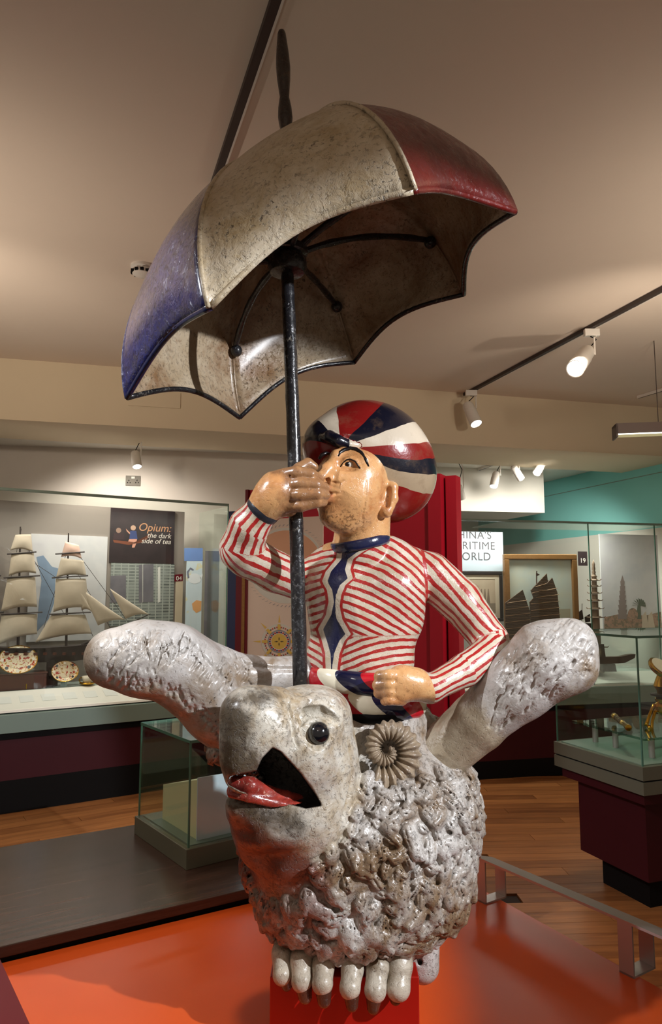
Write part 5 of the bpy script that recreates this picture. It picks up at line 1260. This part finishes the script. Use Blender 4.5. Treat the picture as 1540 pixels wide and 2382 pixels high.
E2.add(pc((1120, 1672, 2.09, 64), (1205, 1592, 2.06, 80), (1280, 1532, 2.03, 90), (1325, 1500, 2.01, 62)), .02)
E2.add([pe(1325, 1535, 2.03, 62, 76, .09, rot_y(-20))], .02)
E2.add(on(E2, [(1180, 1600), (1155, 1640), (1140, 1690)], 4, 0), .006, 's')
for k in range(240):
    a_ = rng.random(); x0 = 1150 + a_ * 225; y0 = 1632 - a_ * 140 + rng.uniform(-85, 75)
    if E2.hitY(x0, y0, -1) < 0 or E2.hitY(x0 + 9, y0 - 12, -1) < 0: continue
    E2.add(on(E2, [(x0, y0), (x0 + 4, y0 - 7), (x0 + 9, y0 - 12)], rng.uniform(2.0, 3.0), -.0005), .002, 's')
for k in range(12):                                        # ragged underside edge
    x0 = 1060 + k * 16; y0 = 1772 - k * 12; E2.add(pc((x0, y0, 2.12, 16), (x0 + 14, y0 - 4 + rng.uniform(-6, 6), 2.1, 9)), .006)
V, Q = E2.mesh(); aE_ = P(1140, 1655, 2.08); dE_ = P(1012, 1765, 2.14) - aE_; dE_ /= np.linalg.norm(dE_); mesh_obj('ear', V, Q, M['grey_wood'], beast, smooth=True, attrs={'tan': (V - aE_) @ dE_}, label='right-hand smooth tube shaped ear with pitted tip')
mb = MB(); c_ = P(1000, 1773, 2.145); ad = P(1105, 1685, 2.10) - c_; mb.lathe(c_, [(RR(1010, 1765, 2.14, 60), -.004), (RR(1010, 1765, 2.14, 66), -.002), (RR(1010, 1765, 2.14, 66), .002), (RR(1010, 1765, 2.14, 60), .004)], 30, ad)
mb.build('ear_joint', M['black'], beast, True)
# curled horn
HC = P(898, 1744, yh - .004); hs = RR(893, 1748, yh, 1.0)
hx, hz = np.array([1.0, .12, 0]), np.array([0, .18, 1.0]); hx /= np.linalg.norm(hx); hz /= np.linalg.norm(hz); hn = np.cross(hx, hz)
if hn[1] > 0: hn = -hn
pts, rs = [], []
for k in range(260):
    tt = k / 259; ang = math.radians(-120 + 500 * tt); rad = 64 * (1 - tt) ** .85 + 3
    pts.append(HC + hs * rad * (math.cos(ang) * hx + math.sin(ang) * hz) + hn * (.004 + .022 * tt))
    rs.append(hs * (6 + 23 * (1 - tt) ** .8) * (1 + .15 * math.sin(k * 2 * math.pi / 9.0)))
mb = MB(); mb.tube(pts, rs, 16); mb.build('curled_horn', M['horn'], beast, True, label='brown ribbed spiral horn')
# toes and claws
TB = .05
TOES = [((664, 2160, 1.99), (656, 2215, 1.92), (657, 2268, 1.885), 23, (667, 2292, 1.885), 15), ((706, 2170, 1.97), (701, 2230, 1.895), (702, 2282, 1.865), 25, (710, 2318, 1.86), 19),
        ((757, 2180, 1.96), (752, 2240, 1.885), (750, 2288, 1.85), 25, (754, 2327, 1.845), 19), ((822, 2185, 1.96), (820, 2248, 1.885), (814, 2298, 1.85), 25, (819, 2338, 1.845), 17),
        ((880, 2190, 1.97), (878, 2245, 1.895), (873, 2304, 1.86), 26, (868, 2344, 1.855), 17), ((932, 2180, 1.99), (930, 2238, 1.91), (926, 2298, 1.88), 29, (920, 2324, 1.88), 16)]
for a_, b_, c_, r_, n_, nr in [tuple((*q[:2], q[2] + TB) if isinstance(q, tuple) else q for q in row) for row in TOES]:
    T = SDF(np.minimum.reduce([P(*a_), P(*b_), P(*c_)]) - .06, np.maximum.reduce([P(*a_), P(*b_), P(*c_)]) + .06, .0035)
    T.add(pc((*a_, r_ - 1), (*b_, r_ - 1)), .01); T.add(pc((b_[0], b_[1] + 10, b_[2], r_ - 3), (*c_, r_)), .02)
    V, Q = T.mesh(); tb = mesh_obj('toe', V, Q, M['toe'], beast, smooth=True)
    T = SDF(P(*n_) - .06, P(*n_) + .07, .0035); T.add(pc((c_[0] + (n_[0] - c_[0]) * .5, c_[1] + 6, c_[2], r_ * .84), (*n_, nr * .85)), 0)
    V, Q = T.mesh(); mesh_obj('claw', V, Q, M['claw'], tb, smooth=True)

# ------------------------------------------------------------------ rider
rider = thing('carved_rider', 'painted carved man in a red striped jacket and striped turban riding the beast', 'statue', P(850, 1650, 2.15))
R = SDF(P(500, 1660, 1.80) - np.array([.03, 0, .02]), P(1200, 1015, 2.36) + np.array([.08, .0, .03]), .0034)
torso = [pe(852, 1420, 2.17, 136, 130, .135), pe(838, 1530, 2.18, 126, 110, .125), pe(800, 1370, 2.13, 92, 82, .10), pe(905, 1370, 2.13, 86, 82, .10)] + \
    pc((715, 1345, 2.17, 44), (780, 1318, 2.16, 52), (900, 1305, 2.16, 54), (990, 1335, 2.18, 50))
armR = pc((1000, 1338, 2.18, 54), (1070, 1398, 2.17, 51), (1140, 1490, 2.13, 42), (1146, 1505, 2.11, 38)) + pc((1146, 1510, 2.10, 38), (1080, 1560, 2.05, 37), (1000, 1602, 1.99, 31))
armL = pc((705, 1355, 2.17, 44), (640, 1330, 2.10, 47), (575, 1292, 2.02, 49), (562, 1280, 2.0, 50)) + pc((562, 1275, 2.0, 50), (580, 1225, 1.96, 46), (614, 1182, 1.94, 36))
handR = pc((1000, 1602, 1.985, 30), (965, 1592, 1.965, 35), (935, 1585, 1.955, 34), (928, 1608, 1.95, 30))
fingR = []
for k, (y_, tx, r_) in enumerate([(1572, 878, 14), (1592, 874, 14), (1610, 876, 13), (1628, 890, 11)]):
    fingR.append(pc((935, y_ - 1 + 2 * k * .5, 1.945, r_ + 1), (905, y_, 1.925, r_ + 1), (tx + 6, y_ + 2, 1.94, r_), (tx + 12, y_ + 3, 1.965, r_ - 2)))
handL = pc((612, 1185, 1.935, 36), (632, 1160, 1.925, 43), (648, 1140, 1.92, 44), (668, 1128, 1.925, 34)) + pc((640, 1165, 1.925, 40), (672, 1180, 1.93, 22))
fingL = [pc((655, 1108, 1.91, 18), (690, 1100, 1.89, 17), (722, 1104, 1.895, 15), (742, 1114, 1.925, 12)),
         pc((660, 1130, 1.905, 17), (700, 1126, 1.885, 16), (735, 1128, 1.89, 15), (755, 1134, 1.915, 12)),
         pc((662, 1153, 1.905, 17), (700, 1151, 1.885, 16), (736, 1149, 1.89, 15), (758, 1152, 1.915, 11)),
         pc((662, 1180, 1.91, 16), (700, 1176, 1.895, 15), (735, 1168, 1.90, 14), (752, 1168, 1.92, 11))]
thumbL = pc((668, 1112, 1.93, 15), (696, 1090, 1.94, 14), (716, 1078, 1.95, 13), (730, 1086, 1.955, 11))
neck = pc((848, 1185, 2.11, 60), (838, 1285, 2.13, 66))
skull = [pe(828, 1120, 2.09, 76, 80, .125), pe(810, 1165, 2.06, 74, 76, .10), pe(790, 1122, 2.05, 58, 70, .085)]
R.add(torso, .03); R.add(neck, .012)
R.add(armR[:3], .012); R.add(armR[3:], .012); R.add(armL[:3], .012); R.add(armL[3:], .012)
HD = SDF(P(690, 1320, 1.80) - .02, P(1000, 1000, 2.4) + .02, .0034)
HD.add(skull, .03); HD.add(pc((772, 1200, 2.01, 28), (800, 1212, 2.03, 30)), .03); HD.add(neck, .02)
HD.add([pe(828, 1150, 2.0, 34, 30, .03)], .025)                # cheek
HD.add(pc((782, 1062, 2.0, 12), (764, 1090, 1.97, 14), (748, 1110, 1.955, 15)), .012)   # nose
HD.add(pc((766, 1114, 1.968, 11), (774, 1116, 1.975, 8)), .006)
HD.add(pc((757, 1119, 1.944, 5), (762, 1116, 1.96, 6)), .003, 's')
HD.add(on(HD, [(780, 1056), (800, 1050), (825, 1050), (848, 1066)], 9, .006), .014)     # brow
yy = HD.hitY(812, 1080); HD.add([pe(812, 1082, yy, 30, 15, .012)], .008, 's')
yl = HD.hitY(770, 1150)
HD.add(pc((748, 1140, yl - .004, 8), (766, 1138, yl + .000, 8), (788, 1144, HD.hitY(788, 1144), 4)), .004)
HD.add(pc((748, 1162, yl - .002, 10), (770, 1160, yl + .001, 9), (788, 1150, HD.hitY(788, 1150), 4)), .004)
HD.add(pc((745, 1150, yl - .010, 3), (768, 1149, yl - .008, 3), (790, 1147, HD.hitY(790, 1147) - .002, 3)), .002, 's')
HD.add(on(HD, [(774, 1122), (790, 1126), (800, 1118)], 3, 0), .003, 's')
HD.add(on(HD, [(796, 1078), (803, 1070), (814, 1066), (827, 1072), (838, 1088)], 5, .001), .003)      # lids
HD.add(on(HD, [(797, 1087), (815, 1093), (836, 1091)], 4, .001), .003)
HD.add(on(HD, [(852, 1120), (850, 1160), (842, 1200), (846, 1240)], 1.6, 0), .001, 's')  # paint crack
ear = pc((896, 1128, 2.055, 12), (913, 1134, 2.05, 13), (914, 1160, 2.045, 12), (898, 1190, 2.04, 14), (886, 1194, 2.05, 10))
ear_in = [pe(898, 1158, 2.07, 22, 36, .026, rot_y(-14))]
HD.add(ear_in, .006); HD.add(ear, .006)
HD.add(pc((902, 1140, 2.035, 8), (899, 1174, 2.03, 8)), .004, 's')
sk_all = [(lambda X, Y, Z, HD=HD: None, None, None)]
# merge the head into the body field
i0 = np.round((HD.lo - R.lo) / R.h).astype(int)
lo_ = np.maximum(i0, 0); n_ = R.n
gx = [R.lo[i] + R.h * np.arange(R.n[i]) for i in range(3)]
sel = [np.where((gx[i] > HD.lo[i] + HD.h) & (gx[i] < HD.lo[i] + HD.h * (HD.n[i] - 2)))[0] for i in range(3)]
GX, GY, GZ = np.meshgrid(gx[0][sel[0]], gx[1][sel[1]], gx[2][sel[2]], indexing='ij')
hv = HD.at(np.stack([GX.ravel(), GY.ravel(), GZ.ravel()], 1)).reshape(GX.shape).astype(np.float32)
sl = tuple(slice(s_[0], s_[-1] + 1) for s_ in sel)
R.d[sl] = smin(R.d[sl], hv, .006)
R.add(handR, .02); R.add(handL, .02)
for g in fingR: R.add(g, .0035)
for g in fingL: R.add(g, .0035)
R.add(thumbL, .004)
R.add(pc((678, 1092, 1.885, 2), (673, 1140, 1.87, 2.5), (672, 1200, 1.89, 2)), .002, 's')
V, Q = R.mesh()
dt = evalg(torso, V, .02); dR = evalg(armR, V); dL = evalg(armL, V)
dhead = HD.at(V); inb = np.all((V > HD.lo) & (V < HD.lo + HD.h * (HD.n - 1)), 1); dhead = np.where(inb, dhead, .5)
dh = evalg(handR + [p for g in fingR for p in g], V); dhl = evalg(handL + thumbL + [p for g in fingL for p in g], V)
dcl = np.minimum(np.minimum(dt, dR), dL)
wr, wl = P(988, 1600, 1.985), P(612, 1186, 1.937)
ax_r = P(1080, 1560, 2.05) - wr; ax_r /= np.linalg.norm(ax_r); ax_l = P(580, 1225, 1.96) - wl; ax_l /= np.linalg.norm(ax_l)
skin_r = np.where(dh < .02, -((V - wr) @ ax_r), -.5); skin_r = np.where(np.linalg.norm(V - wr, axis=1) < .22, skin_r, -.5)
skin_l = np.where(np.linalg.norm(V - wl, axis=1) < .23, -((V - wl) @ ax_l), -.5); skin_l = np.where((dhl < .02) & (dt > .01), skin_l, -.5)
cc_ = P(838, 1263, 2.125); cu_ = np.array([1, 0, .20]); cu_ /= np.linalg.norm(cu_); cv_ = np.array([0, 1, .12]); cw_ = np.cross(cu_, cv_); cw_ /= np.linalg.norm(cw_)
skin_h = np.where((np.hypot(V[:, 0] - cc_[0], V[:, 1] - cc_[1]) < .21) & (V[:, 2] > cc_[2] - .1) & (dhead < .03), (V - cc_) @ cw_, -.5)
skin = np.maximum(np.maximum(skin_r, skin_l), skin_h)
# stripes: torso
SC = depth(P(840, 1400, 2.05)) / F
xs = (V[:, 0] - P(790, 1400, 2.05)[0]) / SC; zs = (P(790, 1400, 2.05)[2] - V[:, 2]) / SC + 1400   # ~pixels at the chest
mid = np.interp(zs, [1250, 1300, 1360, 1420, 1480, 1560], [830, 800, 783, 779, 776, 772]) - 790
def sc(z, tab): return np.interp(z, *zip(*tab))
eR = sc(zs, [(1235, 70), (1262, 62), (1285, 34), (1300, 22), (1325, 22), (1346, 34), (1362, 20), (1385, 12), (1410, 10), (1440, 18), (1474, 40), (1490, 26), (1520, 16), (1560, 12)])
eL = sc(zs, [(1235, 60), (1275, 30), (1300, 18), (1330, 34), (1352, 36), (1372, 22), (1400, 16), (1430, 20), (1465, 38), (1490, 28), (1520, 18), (1560, 14)])
side = xs - mid
edge = np.where(side > 0, side - eR, -side - eL) * SC
edge = np.where(V[:, 1] > 2.2, .3, edge)
au = np.abs(side)
up_ = zs < 1478
cz_ = np.clip((zs - 1320) / 130, 0, 1); a1_ = .06 + .26 * cz_; a2_ = .0018 - .0010 * cz_
phT = np.where(up_, (zs - au * a1_ - a2_ * au ** 2) / 18.0, (zs + au * .62 - .0019 * au ** 2) / 18.0)
# arms: stripes run lengthwise
def armphase(V, pts, n, seedax):
    pts = [P(*p) for p in pts]; best = None; out = None
    for a, b in zip(pts[:-1], pts[1:]):
        ba = b - a; t = np.clip(((V - a) @ ba) / (ba @ ba), 0, 1); q = V - a - t[:, None] * ba; d = np.linalg.norm(q, axis=1)
        axn = ba / np.linalg.norm(ba); f = np.array([0, -1.0, 0]); f = f - axn * (f @ axn); f /= np.linalg.norm(f); u = np.cross(axn, f)
        ph = np.arctan2(q @ u, q @ f) / (2 * math.pi) * n
        if best is None: best, out = d, ph
        else:
            m = d < best; out = np.where(m, ph, out); best = np.minimum(best, d)
    return out
phR = armphase(V, [(1000, 1338, 2.18), (1140, 1490, 2.13), (1146, 1508, 2.11)], 14, np.array([0, 1.0, 0]))
phR2 = armphase(V, [(1146, 1510, 2.10), (1080, 1560, 2.05), (1000, 1602, 1.99)], 14, np.array([0, 1.0, 0]))
dR1 = evalg(armR[:3], V); dR2 = evalg(armR[3:], V); phR = np.where(dR1 < dR2, phR, phR2)
phL = armphase(V, [(705, 1355, 2.17), (575, 1292, 2.02)], 13, np.array([0, 1.0, 0]))
phL2 = armphase(V, [(562, 1275, 2.0), (580, 1225, 1.96), (614, 1182, 1.94)], 13, np.array([0, 1.0, 0]))
dL1 = evalg(armL[:3], V); dL2 = evalg(armL[3:], V); phL = np.where(dL1 < dL2, phL, phL2)
dA = np.minimum(dR, dL); isarm = (dA < dt)
# seam of the sleeves, a plane across each shoulder
sR = (V - P(984, 1340, 2.17)) @ np.array([1.0, 0, .05]); sL = -(V - P(708, 1350, 2.17)) @ np.array([1.0, 0, 0])
isR = (sR > 0) & (V[:, 2] > 0) ; isR = isR | (dR2 < dt - .005)
isLft = (sL > 0)
ph = np.where(isR, phR, np.where(isLft, phL, phT))
edge = np.where(isR | isLft, .3, edge)
seam = np.where((V[:, 2] > P(984, 1410, 2.17)[2]), np.abs(sR), .2)
lips_d = evalg(pc((748, 1140, yl - .004, 8), (766, 1138, yl, 8), (788, 1146, yl + .01, 4)) + pc((748, 1160, yl - .002, 10), (770, 1158, yl + .001, 9), (788, 1150, yl + .01, 4)), V)
stub = -evalg([pe(790, 1215, 2.0, 80, 34, .10)], V)
worn = np.maximum(-evalg([p for g in fingL for p in g] + thumbL, V) + .014, -evalg([pe(1000, 1640, 1.98, 130, 26, .06), pe(882, 1600, 1.93, 14, 40, .03)], V))
body_o = mesh_obj('body', V, Q, M['rider'], rider, smooth=True, attrs={'skin': skin, 'ph': ph, 'edge': edge, 'seam': seam, 'lips': -lips_d, 'stubble': stub, 'worn': worn})
# eyes and brows
yE = HD.hitY(812, 1082)
mb = MB(); mb.sphere(P(813, 1081, yE + .0125), RR(813, 1081, yE, 14), 16); ey = mb.build('eye', M['eyewhite'], rider, True)
mb = MB(); mb.sphere(P(808, 1080, yE + .004), RR(806, 1077, yE, 8.5), 12); mb.build('pupil', M['brow'], ey, True)
for nm, pts, r_ in (('eyebrow', [(786, 1062), (790, 1053), (800, 1047), (815, 1043), (828, 1045), (840, 1053), (850, 1068), (857, 1086)], 4.5), ('eyebrow', [(742, 1068), (749, 1058), (758, 1054), (768, 1055)], 4.0)):
    w = surfpts(HD, pts, .0015); mb = MB(); rr_ = [RR(812, 1080, 2.0, r_) * (.5 + .7 * math.sin(math.pi * (k + .6) / len(pts))) for k in range(len(pts))]
    mb.tube(w, rr_, 8); mb.build(nm, M['brow'], rider, True)
mb = MB(); mb.tube(surfpts(HD, [(792, 1086), (798, 1076), (806, 1070), (814, 1068), (826, 1073), (838, 1090)], .0), RR(812, 1080, 2.0, 1.8), 6); mb.build('eyelash_line', M['brow'], rider, True)
# turban
HT = SDF(P(680, 1240, 1.92) - .03, P(1020, 900, 2.44) + .05, .004)
HT.add([pe(855, 1066, 2.185, 148, 134, .165, rot_y(16))], .0)
HT.add([pe(900, 1110, 2.21, 112, 106, .13)], .05)
HT.add([pe(770, 1035, 2.12, 66, 66, .09)], .03); HT.add([pe(820, 1030, 2.10, 70, 34, .09, rot_y(12))], .03)
FC = P(800, 1040, 2.02); HCn = P(862, 1085, 2.22)
# cut the face opening
cut = [pe(815, 1134, 1.93, 82, 94, .155, rot_y(10))]
HT.add(cut, .01, 's')
HT.add(pc((880, 1180, 2.0, 40), (850, 1260, 2.05, 60)), .01, 's')
roll = pc((752, 1016, 2.035, 9), (766, 1016, 2.02, 15), (786, 1026, 2.005, 15), (812, 1034, 2.01, 10), (836, 1036, 2.02, 6))
HT.add(roll, .004)
V, Q = HT.mesh()
axh = HCn - FC; axh /= np.linalg.norm(axh); ex = np.array([1.0, 0, 0]) - axh * axh[0]; ex /= np.linalg.norm(ex); ez = np.cross(ex, axh)
if ez[2] < 0: ez = -ez
q = V - FC; a_, b_ = q @ ex, q @ ez; dist = q @ axh
ang = (np.degrees(np.arctan2(-a_, -b_))) % 360               # 0 down, 90 left, 180 up, 270 right
ang = (ang + 25 * np.clip((dist - .05) / .3, -.3, 1)) % 360
dr_ = evalg(roll, V)
fr = ((to_px(V)[0] - 752) / 84)
ang = np.where(dr_ < .002, np.where(fr < .72, 115, 150), ang)
mesh_obj('turban', V, Q, M['turban'], rider, smooth=True, attrs={'ang': ang / 360})
# collar, cuff
def ring(c, u, v, ru, rv, r, h, n=48, name='ring', m=None, parent=None, lab=None):
    V = []; Fc = []; k2 = 10; u = np.array(u, float); v = np.array(v, float); u /= np.linalg.norm(u); v -= u * (u @ v); v /= np.linalg.norm(v); w = np.cross(u, v)
    for i in range(n):
        a = 2 * math.pi * i / n; rad = math.cos(a) * u * ru + math.sin(a) * v * rv; dr = rad / np.linalg.norm(rad)
        for k in range(k2):
            b = 2 * math.pi * k / k2; V.append(np.array(c) + rad + dr * r * math.cos(b) + w * h * math.sin(b))
    for i in range(n):
        for k in range(k2): Fc.append([i * k2 + k, ((i + 1) % n) * k2 + k, ((i + 1) % n) * k2 + (k + 1) % k2, i * k2 + (k + 1) % k2])
    return mesh_obj(name, V, Fc, m, parent, smooth=True, label=lab)
ring(P(838, 1263, 2.125), (1, 0, .20), (0, 1, .12), RR(838, 1262, 2.1, 67), RR(838, 1262, 2.1, 70), .006, .016, name='collar', m=M['navy'], parent=rider, lab='navy blue stand-up collar')
q_ = np.cross(ax_l, [0, 1.0, 0]); ring(wl - ax_l * .002, q_, np.cross(ax_l, q_), RR(612, 1186, 1.94, 37), RR(612, 1186, 1.94, 37), .006, .017, name='cuff', m=M['cuff'], parent=rider, lab='charcoal cuff at the raised wrist')
# sash: two twisted bands round the hips
for j, (cy_, rx, rz_, twist, offp) in enumerate([(1577, 140, 27, 5.0, .10), (1625, 142, 29, 5.0, .62)]):
    V = []; Fc = []; phs = []; n, k2 = 220, 26; C_ = P(846, cy_ + 2, 2.19); ru, rv = RR(846, cy_, 2.19, rx - 14), .135; tr = RR(846, cy_, 2.1, rz_)
    for i in range(n):
        a = 2 * math.pi * i / n; rad = np.array([math.cos(a) * ru, math.sin(a) * rv, -.012 * math.cos(a)]); dr = np.array([math.cos(a), math.sin(a), 0])
        for k in range(k2):
            b = 2 * math.pi * k / k2; p_ = twist * i / n * 1.0 - k / k2 * .55 * 1.0 + offp if False else twist * i / n + (math.cos(b - .9) * .22) + offp
            f_ = (p_ * 3) % 1.0; lob = 1 + .10 * math.sin(math.pi * f_)
            V.append(C_ + rad + dr * (tr * .62 * math.cos(b) * lob) + np.array([0, 0, tr * math.sin(b) * (1 + .03 * math.sin(math.pi * f_))])); phs.append(p_)
    for i in range(n):
        for k in range(k2): Fc.append([i * k2 + k, ((i + 1) % n) * k2 + k, ((i + 1) % n) * k2 + (k + 1) % k2, i * k2 + (k + 1) % k2])
    # close the phase seam: twist is a whole number so FRACT wraps cleanly
    Fa = np.array(Fc); o_ = mesh_obj('sash_band', V, Fa, M['sash'], rider, smooth=True, attrs={'ph': phs}, label='twisted red, cream and navy sash band')
mb = MB(); mb.lathe(P(846, 1668, 2.2), [(.10, 0), (.165, .01), (.172, .03), (.15, .05), (.12, .12)], 30); mb.build('seat', M['black'], rider, True, label='black painted seat edge')
